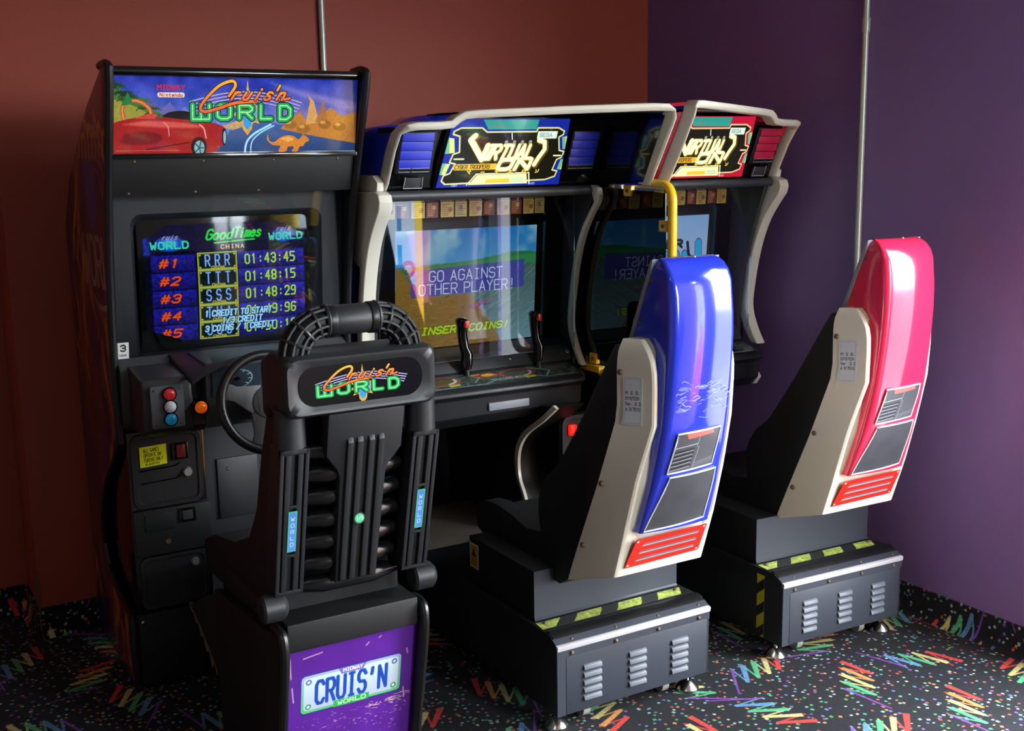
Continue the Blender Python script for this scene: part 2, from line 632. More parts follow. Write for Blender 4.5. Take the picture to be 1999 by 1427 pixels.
M['vinyl'] = mat('black_vinyl', '#131416', 0.5, bump=0.3, scale=1500, dist=0.0005)
M['grey_plast'] = mat('dark_grey_plastic', '#34363a', 0.45, bump=0.2, scale=800, dist=0.0005)
M['grey_steel'] = mat('grey_painted_steel', '#30353f', 0.42, spec=0.5, var=0.10, vscale=9)
M['dark_steel'] = mat('dark_painted_steel', '#15171a', 0.5)
M['edge_steel'] = mat('bare_steel_edge', '#d6d4da', 0.32, metal=0.35, var=0.08)
M['slat_steel'] = mat('light_grey_slat', '#565c66', 0.42)
M['chrome'] = mat('worn_chrome', '#d0cfcb', 0.2, metal=1.0)
M['rust'] = mat('rusty_screw', '#6b5a48', 0.6, metal=0.5)
M['cream'] = mat('cream_moulded_plastic', '#dcd8c8', 0.28, coat=0.35, var=0.03)
M['cream_old'] = mat('aged_cream_plastic', '#d8d2c0', 0.35, coat=0.2, var=0.05)
M['blue_gel'] = mat('blue_gelcoat', '#2438d0', 0.16, coat=0.8, var=0.06, vscale=3)
M['red_gel'] = mat('red_gelcoat', '#ee2a55', 0.16, coat=0.8, var=0.05, vscale=3)
M['blue_slat'] = mat('blue_slat', '#2233c0', 0.35, var=0.05)
M['red_slat'] = mat('crimson_slat', '#c01f48', 0.35, var=0.05)
M['yellow'] = mat('yellow_powder_coat', '#f2bd10', 0.25, coat=0.5, var=0.05)
M['deck'] = mat('worn_deck_plate', '#7a6f64', 0.5, var=0.35, vscale=7)
M['white'] = mat('white_outline', '#eef0ee', 0.35, var=0.02)
M['button_red'] = mat('red_button', '#d8303a', 0.2, coat=0.5, emis='#c01822', estr=0.12)
M['button_white'] = mat('white_button', '#dfe4ea', 0.2, coat=0.5)
M['button_blue'] = mat('blue_button', '#149ed2', 0.2, coat=0.5, emis='#0f86b8', estr=0.12)
M['button_orange'] = mat('orange_button', '#f06a10', 0.15, coat=0.6, emis='#e05a08', estr=0.3)
M['coin_lit'] = mat('lit_red_coin_button', '#ff2010', 0.2, emis='#ff1a10', estr=1.3)
M['coin_dim'] = mat('dim_red_coin_button', '#5c1418', 0.3, emis='#401015', estr=0.3)
M['trigger'] = mat('red_trigger', '#c81c1c', 0.3)
M['grey_label'] = mat('grey_label', '#8d929c', 0.4)
M['tan'] = mat('torn_board_edge', '#7a5a40', 0.9, var=0.3, vscale=60)
M['glass'] = glass('clear_acrylic', (0.93, 0.94, 0.95), 1.0, 1.38)
M['plate'] = mat('grey_button_plate', '#5d6066', 0.4)
M['roll'] = mat('glossy_black_roll', '#0e0f11', 0.22, spec=0.7)
M['knee'] = mat('blue_black_panel', '#161920', 0.6)
M['lock'] = mat('nickel_lock', '#a8a8a4', 0.35, metal=0.4)
M['smoked'] = glass('smoked_acrylic', (0.10, 0.10, 0.115), 1.0, 1.5)
M['tube_glass'] = mat('dark_tube_face', '#101312', 0.06, coat=0.6)

# ---------------------------------------------------------------- carpet artwork (a 1.6 m repeat)
c = Cv(1.6, 1.6, 1200, '#11141b')
c.wrap = True
c.a[..., :3] *= (1 + c.noise(0.5, 0.003, 3)[..., None])
dots = ['#c84a44', '#4fae94', '#a9b8c0', '#5f80bc', '#5fa45c', '#cf8a50', '#8a5ab0', '#c8c8b0', '#86bcb4', '#b86060']
for gy in range(84):
    for gx in range(84):
        if rng.random() < 0.60:
            continue
        x, y = (gx + rng.random() * .8) * 1.6 / 84, (gy + rng.random() * .8) * 1.6 / 84
        q, w = 0.0054 + 0.0022 * rng.random(), 0.7 + .5 * rng.random()
        a = rng.random() * 3
        c.poly([(x + q * cos(a + t), y + q * w * sin(a + t)) for t in (.8, 2.3, 3.9, 5.4)], dots[rng.integers(10)], 0.85)
ZC = ['#d03a34', '#cf8a4a', '#c9c07a', '#4fae78', '#5a8cb8', '#7a3fa8']
k = 0
for gy in range(6):
    for gx in range(5):
        x, y = (gx + .5 + (gy % 2) * .5 + rng.uniform(-.12, .12)) * 1.6 / 5, (gy + .5 + rng.uniform(-.12, .12)) * 1.6 / 6
        ang = [0.1, 1.75, 3.3, 4.7, 0.9, 2.5][(gx * 2 + gy * 3 + rng.integers(2)) % 6] + rng.uniform(-.15, .15)
        flip = 1 if rng.random() < .5 else -1
        ca, sa = cos(ang), sin(ang)
        c.M = np.array([[ca, -sa * flip, x], [sa, ca * flip, y]])
        c.M[:, :2] *= 1.3
        n = 5
        cols = [ZC[0], ZC[2], ZC[3], ZC[4], ZC[5]] if k % 2 else [ZC[0], ZC[1], ZC[2], ZC[3], ZC[5]]
        for i in range(n):
            px = -.10 + i * .038
            ln = .085 if i < 4 else .12
            p0, p1 = (px, -.045 + .006 * i), (px + ln * .55, -.045 + .006 * i + ln * .95)
            # fat tapering stroke, then the thin return of the scribble
            w0, w1 = (.0080, .0056) if i < 4 else (.0040, .0022)
            dx, dy = p1[0] - p0[0], p1[1] - p0[1]
            L = math.hypot(dx, dy)
            nx, ny = -dy / L, dx / L
            c.poly([(p0[0] + nx * w0, p0[1] + ny * w0), (p0[0] - nx * w0, p0[1] - ny * w0), (p1[0] - nx * w1, p1[1] - ny * w1), (p1[0] + nx * w1, p1[1] + ny * w1)], cols[i], .92, soft=.003)
            if i < n - 1:
                c.line([p1, (px + .038, -.045 + .006 * i)], .0045, cols[i], .85, soft=.002)
        c.M = None
        k += 1
c.a[..., :3] *= (1 + c.noise(0.35, 0.0025, 5)[..., None])


def carpet(name, ua, va):
    m = print_mat(name, c, rough=0.92, spec=0.25)
    planar(m, ua, 0.37, 1.6, va, 0.11, 1.6)
    nt = m.node_tree
    b = nt.nodes['Principled BSDF']
    b.inputs['Sheen Weight'].default_value = 0.03
    b.inputs['Sheen Roughness'].default_value = 0.6
    tc = nt.nodes.new('ShaderNodeTexCoord')
    nz = nt.nodes.new('ShaderNodeTexNoise')
    nz.inputs['Scale'].default_value = 420
    bp = nt.nodes.new('ShaderNodeBump')
    bp.inputs['Strength'].default_value = 0.5
    bp.inputs['Distance'].default_value = 0.004
    nt.links.new(tc.outputs['Object'], nz.inputs['Vector'])
    nt.links.new(nz.outputs['Fac'], bp.inputs['Height'])
    nt.links.new(bp.outputs['Normal'], b.inputs['Normal'])
    return m


M['carpet'] = carpet('zigzag_carpet', 0, 1)
M['carpet_x'] = carpet('zigzag_carpet_upturn_x', 0, 2)
M['carpet_y'] = carpet('zigzag_carpet_upturn_y', 1, 2)

# ---------------------------------------------------------------- the room
# back wall: a pier standing 0.29 m proud from x = 0.483 on, running very slightly away to the corner
def yback(x):
    return 4.16 + (x - 0.483) * 0.037


XR, X0, YF, YREC, HC = 3.222, -1.8, -2.0, 4.447, 3.0
g = G()
g.prism('z', [(0.483, 4.16), (XR + .15, yback(XR + .15)), (XR + .15, 4.75), (0.483, 4.75)], 0, HC)
g.done('wall_back', M['red_wall'], kind='structure', bevel=0.004)
G().box(X0 - .15, 0.50, YREC, 4.75, 0, HC).done('wall_back_recess', M['red_wall'], kind='structure')
g = G()
yA, yB = sorted((OPEN_A, OPEN_B), key=lambda q: -q[0])
g.box(XR, XR + .15, yA[1], yback(XR) + .3, 0, HC)
g.box(XR, XR + .15, yB[1], yA[0], 0, HC)  # unseen pier, added so the seat pods mirror wall instead of sky
g.box(XR, XR + .15, YF - .15, yB[0], 0, HC)
for q in (yA, yB):
    g.box(XR, XR + .15, q[0], q[1], q[3], HC)
    g.box(XR, XR + .15, q[0], q[1], 0, q[2])
g.done('wall_right', M['purple_wall'], kind='structure')
G().box(X0 - .15, X0, YF - .15, YREC + .3, 0, HC).done('wall_left', M['room'], kind='structure')
G().box(X0 - .15, XR + .15, YF - .15, 4.75, -.12, 0).done('floor', M['carpet'], kind='structure')
G().box(X0 - .15, XR + .15, YF - .15, 4.75, HC, HC + .12).done('ceiling', M['ceiling'], kind='structure')
g = G()
g.box(X0 - .15, OPEN_C[0], YF - .15, YF, 0, HC)
g.box(OPEN_C[1], XR + .15, YF - .15, YF, 0, HC)
g.box(OPEN_C[0], OPEN_C[1], YF - .15, YF, 0, OPEN_C[2])
g.box(OPEN_C[0], OPEN_C[1], YF - .15, YF, OPEN_C[3], HC)
g.done('wall_front', M['room'], kind='structure')
wf = bpy.data.objects.new('window_3', None)  # unseen window, added behind the camera to let in more sky light
COL.objects.link(wf)
wf['kind'] = 'structure'
g = G()
for x in (OPEN_C[0], (OPEN_C[0] + OPEN_C[1]) / 2 - .025, OPEN_C[1] - .05):
    g.box(x, x + .05, YF - .10, YF - .04, OPEN_C[2], OPEN_C[3])
for z in (OPEN_C[2], OPEN_C[3] - .05):
    g.box(OPEN_C[0], OPEN_C[1], YF - .10, YF - .04, z, z + .05)
g.done('window_frame', M['dark_steel'], wf)
for i, q in enumerate((yA, yB)):
    wf = bpy.data.objects.new('window_%d' % (i + 1), None)
    COL.objects.link(wf)
    wf['kind'] = 'structure'
    g = G()
    n = 1 if i == 0 else 2
    for k in range(n + 1):
        y = q[0] + (q[1] - q[0] - .05) * k / n
        g.box(XR + .04, XR + .10, y, y + .05, q[2], q[3])
    g.box(XR + .04, XR + .10, q[0], q[1], q[2], q[2] + .06)
    g.box(XR + .04, XR + .10, q[0], q[1], q[3] - .05, q[3])
    g.done('window_frame', M['dark_steel'], wf)

# carpet turned up the walls as a skirting
def cove(name, p0, p1, nrm, m):
    p0, p1, nv = Vector(p0), Vector(p1), Vector(nrm)
    rings = []
    for p in (p0, p1):
        rings.append([p, p + nv * .035, p + nv * .018 + Vector((0, 0, .012)), p + nv * .009 + Vector((0, 0, .035)), p + nv * .007 + Vector((0, 0, .105)), p + Vector((0, 0, .105))])
    g = G()
    g.loft([[tuple(q) for q in r] for r in rings])
    return g.done(name, m, kind='structure')


cove('baseboard_back', (0.483, 4.16, 0), (XR, yback(XR), 0), (0, -1, 0), M['carpet_x'])
cove('baseboard_recess', (X0, YREC, 0), (0.483, YREC, 0), (0, -1, 0), M['carpet_x'])
cove('baseboard_pier', (0.483, 4.16, 0), (0.483, YREC, 0), (-1, 0, 0), M['carpet_y'])
cove('baseboard_right', (XR, OPEN_A[1], 0), (XR, yback(XR), 0), (-1, 0, 0), M['carpet_y'])

# metal corner strip of the pier, worn through the paint near the floor
G().box(.479, .486, 4.156, 4.166, .02, .24).done('trim_1', M['rust'], kind='structure')
t = thing('conduit_pipe', 'grey steel conduit running down the red wall behind the first cabinet', 'conduit', (1.649, yback(1.649) - .014, 1.2))
G().cyl((1.649, yback(1.649) - .014, 1.2), (1.649, yback(1.649) - .014, HC), .0115).done('pipe', M['conduit'], t)
g = G()
g.box(1.649 - .026, 1.649 + .026, yback(1.65) - .004, yback(1.65) + .002, 2.52, 2.545)
g.done('pipe_strap', M['conduit'], t, bevel=.001)
t = thing('conduit_pipe', 'grey steel conduit running down the purple wall beside the red seat', 'conduit', (XR - .014, 2.975, 0.95))
G().cyl((XR - .014, 2.975, .95), (XR - .014, 2.975, HC), .0115).done('pipe', M['conduit'], t)
for z in (2.06, 2.75):
    G().cyl((XR - .014, 2.975, z), (XR - .014, 2.975, z + .05), .015).done('coupling', M['conduit'], t, bevel=.002)

# ================================================================ artwork


def draw_logo(c, cx, cy, s, dim=1.0):
    """the game's emblem; 100 units wide, s = canvas units per logo unit"""
    keep = c.M
    c.M = np.array([[s, 0, cx], [0, s, cy]])
    sp = []
    for i in range(22):                      # sunburst globe
        a = -pi / 2 + i * 2 * pi / 22
        R = 14.5 if i % 2 == 0 else 9.0
        if i == 0 or i == 11:
            R = 27 if i == 0 else 19
        sp.append((R * cos(a) + .5, R * sin(a) + 5.5))
    c.poly(sp, '#d9a23c', .95)
    c.poly([(x * .8 + .1, (y - 5.5) * .76 + 5.5) for x, y in sp], hgrad('#c8d4e0', '#2f8ee0', cy - 12 * s, cy + 12 * s))
    for i, r in enumerate((0, 2.6, 5.2, 7.8)):
        P = [(-50 + i * 1.2 + 100 * t - i * 2.4 * t, -3 - 8.5 * sin(pi * t) + r) for t in np.linspace(0, 1, 20)]
        c.line(P, 1.5, '#1c2038')
        c.line(P, 1.1, '#b4a8dc')
    x = -50
    for ch, w, h in (('W', 19, 11.5), ('O', 16, 11), ('R', 16, 10.6), ('L', 14, 11), ('D', 14.5, 11.5)):
        y0 = -1.2
        for col, th in (('#08281a', 6.0), ('#1fa04c', 4.5), ('#8fe8a0', 1.2)):
            off = -.6 if th == 1.0 else 0
            gl = GLY[ch] if ch != 'W' else [[(0, 0), (0, 6), (4, 6), (4, 0)], [(2, 0), (2, 6)]]
            for st in gl:
                c.line([(x + px * (w - 4.5) / 4 + 2.2, y0 + py * h / 6 + off + .8) for px, py in st], th, col)
        x += w + 3.4 if ch != 'W' else w + 2.6
    C = smooth_pts([(-16, -8), (-10.4, -16), (-13.4, -20), (-25, -15.7), (-37, -4.5), (-41, 2.2), (-37, 5), (-25, 2.2), (-10.4, -2.2), (9, -4)], 7)
    for col, w in (('#301008', 3.6), (hgrad('#f2b838', '#e8603a', cy - 20 * s, cy + 4 * s), 2.4)):
        c.line(C, w, col) if not callable(col) else c.line(C, w, col)
    for col, th in (('#301008', 3.4), (hgrad('#f4bc3c', '#e8633c', cy - 19 * s, cy - 4 * s), 2.1)):
        def tx(t, x, h, w):
            for ch in t:
                for st in GLY[ch]:
                    c.line([(x + px * w / 4 + (6 - py) * h / 6 * .7, -5 - h + py * h / 6) for px, py in st], th, col)
                x += w * 1.5
            return x
        x = tx('ruis', -15, 10, 6.5)
        c.line([(x + 6, -17), (x + 3.5, -13)], th, col)
        tx('n', x + 2, 10, 6.5)
        c.line([(x + 10, -5.5), (x + 15, -6.5)], th, col)
    c.M = keep


# ---- marquee of the driving game, 240 x 67
c = Cv(240, 68, 7, '#2440a0')
c.rect(0, 0, 240, 68, hgrad('#2030a0', '#5d78c8', 0, 45))
nz = c.noise(.22, 9, 4)
c.a[..., :3] += nz[..., None] * np.array([1, .7, 1])
c.rect(150, 0, 240, 40, hgrad('#3048b0', '#a883a8', 0, 40), .55, soft=12)
c.poly([(150, 4), (240, 22), (240, 30), (180, 16)], '#a890c8', .45, soft=4)
for i, (x, y, w) in enumerate(((34, 30, 26), (52, 34, 24), (66, 38, 22), (78, 40, 18))):          # far ranges
    c.poly([(x - w, y + 14), (x - w * .4, y - 3), (x, y - 12), (x + w * .3, y - 4), (x + w, y + 14)], ['#5a5aa0', '#6a62a8', '#7c78b8', '#6a80b0'][i], .9)
c.poly(smooth_pts([(0, 8), (12, 14), (30, 26), (52, 36), (74, 42), (80, 48), (0, 50)]), '#4f7030')
c.poly(smooth_pts([(0, 20), (20, 26), (40, 36), (70, 44), (0, 52)]), '#a89a3c', .8)
for i in range(26):                                                                                # palms
    x = rng.uniform(0, 44)
    y = 8 + x * .55 + rng.uniform(-3, 8)
    for a in np.linspace(-2.9, -.2, 6):
        c.line([(x, y), (x + 4 * cos(a), y + 2.6 * sin(a)), (x + 6 * cos(a), y + 3 * sin(a) + 2)], .9, ['#1c4a22', '#2f6a2c', '#12351a'][i % 3], .85)
c.line(smooth_pts([(10, 38), (9, 28), (14, 22), (24, 22), (33, 28), (35, 36)]), 3.6, '#b85a2c')        # rocky arch
c.line(smooth_pts([(10, 38), (9, 28), (14, 22), (24, 22), (33, 28), (35, 36)]), 1.4, '#e08a4a')
c.poly([(8, 26), (14, 14), (19, 24)], '#2a7a40')
c.poly([(95, 68), (112, 44), (140, 39), (156, 41), (176, 46), (240, 60), (240, 68)], hgrad('#3f5f98', '#26406e', 40, 68))   # road
c.line(smooth_pts([(124, 68), (126, 58), (134, 50), (150, 42)]), 2.0, '#9fd8f0')
c.line(smooth_pts([(130, 68), (131, 58), (139, 50), (153, 43)]), 1.2, '#9fd8f0')
c.poly(smooth_pts([(100, 44), (120, 38), (134, 40), (112, 47)]), '#c8a060', .9)
c.poly([(160, 46), (170, 36), (180, 30), (188, 40), (200, 34), (212, 26), (224, 34), (240, 30), (240, 60), (190, 52)], '#b87838')
c.poly([(186, 42), (190, 20), (187, 14), (194, 20), (200, 40)], '#d09a58')
c.poly([(196, 40), (204, 18), (210, 40)], '#a86a38', .8)
for x, y in ((170, 42), (184, 46), (206, 42), (222, 44)):
    c.oval(x, y, 7, 4, '#8a5a28', .7, soft=2)
    c.oval(x - 2, y - 2, 3, 1.6, '#e0b060', .7, soft=1)
# the red car
c.poly(smooth_pts([(-2, 42), (6, 39), (22, 36), (40, 36), (52, 35), (64, 33), (80, 36), (88, 40), (96, 41), (104, 45), (106, 52), (104, 60), (98, 62), (88, 68), (-2, 68)], 6), '#a01c1c')
c.poly(smooth_pts([(44, 35), (52, 31), (66, 30), (78, 34), (84, 39), (60, 37)]), '#1a1414')
c.poly(smooth_pts([(20, 37), (30, 33), (40, 33), (38, 37)]), '#c84038')
c.poly(smooth_pts([(8, 42), (30, 39), (60, 40), (84, 44), (60, 45), (30, 44)]), '#d86058', .8, soft=2)
c.poly(smooth_pts([(10, 50), (30, 48), (44, 52), (40, 58), (20, 60), (6, 58)]), '#701418', .9, soft=2)
c.line(smooth_pts([(46, 40), (50, 44), (51, 52)]), 1, '#e8a8a0', .7)
c.line(smooth_pts([(80, 42), (84, 46), (86, 54)]), 1.4, '#f0b0a8', .8)
c.line([(30, 64), (70, 58)], 1.2, '#501010')
c.oval(79, 62, 7.5, 9, '#1a1010')
c.oval(79.5, 63, 5, 6.6, '#80b0b8')
for a in range(5):
    c.line([(79.5, 63), (79.5 + 4.4 * cos(a * 1.26), 63 + 6 * sin(a * 1.26))], 1.1, '#30484c')
c.oval(103.5, 53, 2.2, 8, '#181010')
c.oval(104, 53.5, 1.3, 6, '#80b8c0')
# roo hopping over the road
c.poly(smooth_pts([(147, 50), (149, 57), (154, 58), (160, 54), (167, 52), (174, 53), (179, 56), (183, 52), (188, 54), (190, 57), (186, 59), (184, 62), (180, 63), (178, 67), (172, 67), (174, 63), (168, 63), (166, 67), (158, 67), (160, 62), (152, 61), (146, 56)]), '#d08030')
c.poly(smooth_pts([(160, 55), (168, 53.5), (174, 56), (168, 58)]), '#f0b060', .8)
c.poly([(183, 53), (182, 47), (185, 52)], '#c07028')
c.text('MIDWAY', 41, 7.5, 4, 3.4, .95, '#d02020', gap=.28)
c.poly([(42.5 + 1.6 * cos(t), 16 + 2.2 * sin(t)) for t in np.linspace(pi / 2, 3 * pi / 2, 10)] + [(64.5 + 1.6 * cos(t), 16 + 2.2 * sin(t)) for t in np.linspace(-pi / 2, pi / 2, 10)], '#e8d8d0')
c.text('Nintendo', 43.2, 14.4, 3, 2.1, .6, '#b82820', gap=.3)
draw_logo(c, 126, 25, 1.1)
for i in range(60):
    c.line([(2 + i * .98, 65), (2.6 + i * .98, 65)], .5, '#d8a0a0', .5)
c.a[..., :3] *= (1 + c.noise(.12, 1.2, 9)[..., None])
P_marquee = print_mat('driving_marquee_print', c, rough=0.06, emis=0.22, base=0.9, coat=0.6)

# ---- headrest logo panel, 100 x 34
c = Cv(100, 34, 9, '#0c0d10')
draw_logo(c, 50, 17.5, .74)
P_head = print_mat('headrest_logo_print', c, rough=0.12, coat=0.5)

# ---- purple panel with number plate, 100 x 120
c = Cv(100, 120, 8, '#5a2490')
c.a[..., :3] *= (1 + c.noise(.14, 14, 2)[..., None])
c.poly(rrect(10, 90, 22, 55, 3), '#2c3a8a')
c.poly(rrect(11, 89, 23, 54, 3), hgrad('#a8b4e8', '#5fc070', 24, 54))
c.poly(rrect(13, 87, 25, 52, 2.5), hgrad('#cfe6e4', '#b4bce0', 30, 54))
for x, y, col in ((16.5, 28.5, '#5a6ab8'), (83.5, 28.5, '#5a6ab8'), (16.5, 49, '#2f9a4c'), (83.5, 49, '#2f9a4c')):
    c.oval(x, y, 2.3, 2.3, col)
    c.oval(x, y, 1.2, 1.2, '#cfe0e8')
for w, col in ((3.2, '#a8c4e8'), (2.3, '#1e4aa8')):
    c.text("CRUIS'N", 22.5, 29.5, 18.5, 5.6, w * 1.1, col, gap=.46)
c.poly([(39, 23), (41.5, 28), (58.5, 28), (61, 23)], '#7a70c8')
c.text('MIDWAY', 43, 24, 2.6, 2, .7, '#f0f0ff', gap=.3)
c.poly([(36, 49.5), (36, 55), (64, 55), (64, 49.5)], '#2fa850')
c.text('WORLD', 39.5, 50.6, 3, 3.3, 1.0, '#b0f0b0', gap=.4)
for i in range(150):
    x = rng.uniform(8, 95)
    y = 60 + abs(rng.normal(0, 14)) + rng.uniform(-3, 3)
    l = rng.uniform(.3, 2.2)
    c.line([(x, y), (x + l, y + rng.uniform(-.4, .4))], rng.uniform(.2, .6), '#d8b8c0', rng.uniform(.4, .9))
for i in range(26):
    x = rng.normal(78, 8)
    y = 61 + rng.normal(0, 1.6)
    c.line([(x, y), (x + rng.uniform(1, 7), y + rng.uniform(-1.2, 1.2))], rng.uniform(.3, .8), '#dcc0b4', .8)
for a in (((2, 6), (3, 22)), ((4, 30), (5.2, 42)), ((12, 8), (26, 6)), ((60, 9), (62, 7)), ((70, 5), (71.5, 4)), ((93, 20), (94, 24)), ((90, 57), (97, 58)), ((92, 53), (93, 62))):
    c.line(a, 1.1, '#d0a8b8', .8)
P_plate = print_mat('purple_panel_print', c, rough=0.3)

# ---- driving screen, 200 x 150
c = Cv(200, 150, 5.2, '#08091c')
c.rect(0, 0, 200, 34, '#0d0b3a', .7, soft=8)
c.rect(0, 2, 8, 36, '#2038b8', .8, soft=3)
for i in range(5):
    y = 37 + i * 22
    c.rect(8, y, 60, y + 20.5, hgrad('#1c1ea0', '#14125c', y, y + 20), .95, soft=1.5)
    c.rect(112, y, 198, y + 20.5, hgrad('#2a28b8', '#17126a', y, y + 20), .9, soft=1.5)
c.a[..., :3] *= (1 + c.noise(.7, 2.5, 12)[..., None])
for i, (nm, tm) in enumerate((('RRR', '01:43:45'), ('TTT', '01:48:15'), ('SSS', '01:48:29'), ('TWA', '01:49:96'), ('JJS', '01:50:10'))):
    y = 37 + i * 22
    for st, col in ((2.9, '#7a2808'), (2.0, '#f0521c')):
        c.text('#' + str(i + 1), 17, y + 5.5, 9.5, 8.5, st, col, slant=.35, gap=.5)
    c.rect(63, y - .5, 110, y + 20, '#0c1a18')
    c.line([(63, y - .5), (110, y - .5), (110, y + 20), (63, y + 20)], 1.6, '#a8b848', closed=True)
    c.line([(64.4, y + 1), (108.6, y + 1), (108.6, y + 18.6), (64.4, y + 18.6)], .5, '#607828', closed=True)
    for x in (65.5, 107.5):
        for yy in (y + 2, y + 17.5):
            c.oval(x, yy, 1.3, 1.3, '#c8b050')
    c.text(nm, 72, y + 2.2, 13.5, 5.0, 2.1, '#4a86e0', gap=1.4)
    c.text(nm, 72, y + 2.2, 13.5, 5.0, .8, '#a8c8ff', gap=1.4)
    c.text('CHINA', 79, y + 16.4, 3, 2.6, 1.0, '#c0b040', gap=.3)
    c.text(tm, 121, y + 4, 11.5, 5.2, 1.9, '#a8e020', gap=.62)
for st, col in ((3.4, '#064a10'), (2.3, '#22e04c')):
    c.text('Good', 74, 8, 12, 6.4, st, col, slant=.35, gap=.3)
    c.text('Times', 108, 6.5, 12, 5.4, st, col, slant=.35, gap=.3)
    c.line([(84, 24.5), (134, 22)], st * .7, col)
c.text('CHINA', 92, 27.5, 4.5, 3.6, 1.2, '#e8c8a0', gap=.7)
for x, y, sc in ((31, 21, .40), (172, 16, .34)):
    c.oval(x, y + 2, 17 * sc / .4, 9.5, '#2058e0', .85, soft=3)
    c.oval(x, y + 2, 9 * sc / .4, 6, '#50b0ff', .7, soft=3)
    c.text('WORLD', x - 22 * sc / .4, y, 8, 6.2, 2.1, '#38d8b0', gap=.5)
    c.text('ruis', x - 9, y - 9, 6, 3.2, .9, '#d0a080', slant=.6, gap=.5)
for t_, x, y in (('1 CREDIT TO START', 69, 110), ('1/3 CREDIT', 90, 120), ('3 COINS / 1 CREDIT', 69, 129.5)):
    for st, col in ((3.0, '#0a2048'), (1.9, '#a0e0ff')):
        c.text(t_, x, y, 7, 3.6, st, col, gap=.5, slant=.12)
P_crt = print_mat('driving_screen_print', c, rough=0.05, emis=0.9, base=0.15, coat=0.1, spec=0.3)

# ---- side art of the driving cabinet, 85 x 191
c = Cv(85, 191, 5, '#43243c')
c.rect(0, 0, 85, 191, hgrad('#4a2238', '#2c1c48', 0, 191))
c.a[..., :3] *= (1 + c.noise(.7, 7, 31)[..., None])
fl = [('#8a3a1c', 9, 40), ('#b0641c', 6.5, 34), ('#c8901e', 4, 26), ('#7a2418', 7, 22)]
for col, w, n in fl:
    for i in range(n):
        x, y = rng.uniform(-4, 89), rng.uniform(40, 195)
        L = rng.uniform(18, 44)
        ph = rng.uniform(0, 6)
        P, Q = [], []
        for j in range(12):
            t = j / 11
            xx = x + 6 * sin(ph + t * 4.2) + t * 6 * (1 if i % 2 else -1)
            ww = w * .5 * sin(pi * min(1, t * .9 + .1)) * (1 - t * .6)
            P.append((xx - ww, y - L * t))
            Q.append((xx + ww, y - L * t))
        c.poly(P + Q[::-1], col, .75, soft=1.2)
for i in range(16):
    x, y = rng.uniform(0, 85), rng.uniform(60, 190)
    c.oval(x, y, rng.uniform(3, 9), rng.uniform(6, 16), '#3a1f50', .6, soft=4)
c.oval(52, 42, 25, 27, '#52304a', .95, soft=1.5)
c.line([(52 + 25 * cos(a), 42 + 27 * sin(a)) for a in np.linspace(0, 2 * pi, 30)], 1.6, '#96705a')
for r in (19, 14, 9):
    c.line([(56 + r * cos(a), 34 + r * .7 * sin(a)) for a in np.linspace(-2.6, .2, 14)], 1.3, '#8a5a6a')
c.oval(48, 34, 9, 12, '#4a4a86', .9, soft=2)
c.text('WORLD', 30, 48, 14, 7, 2.2, '#a08060', gap=.35)
for i in range(9):
    c.line(smooth_pts([(30 + i * 5, 24), (32 + i * 5, 12 + (i % 3) * 3), (35 + i * 5, 18)]), 2, '#b87028')
c.line([(50, 12), (46, -4)], 1.6, '#b87028')
P_side = print_mat('flame_side_art', c, rough=0.25)

# ---- fighting game marquee, drawn on a 200 x 100 sheet, in a blue and a red version


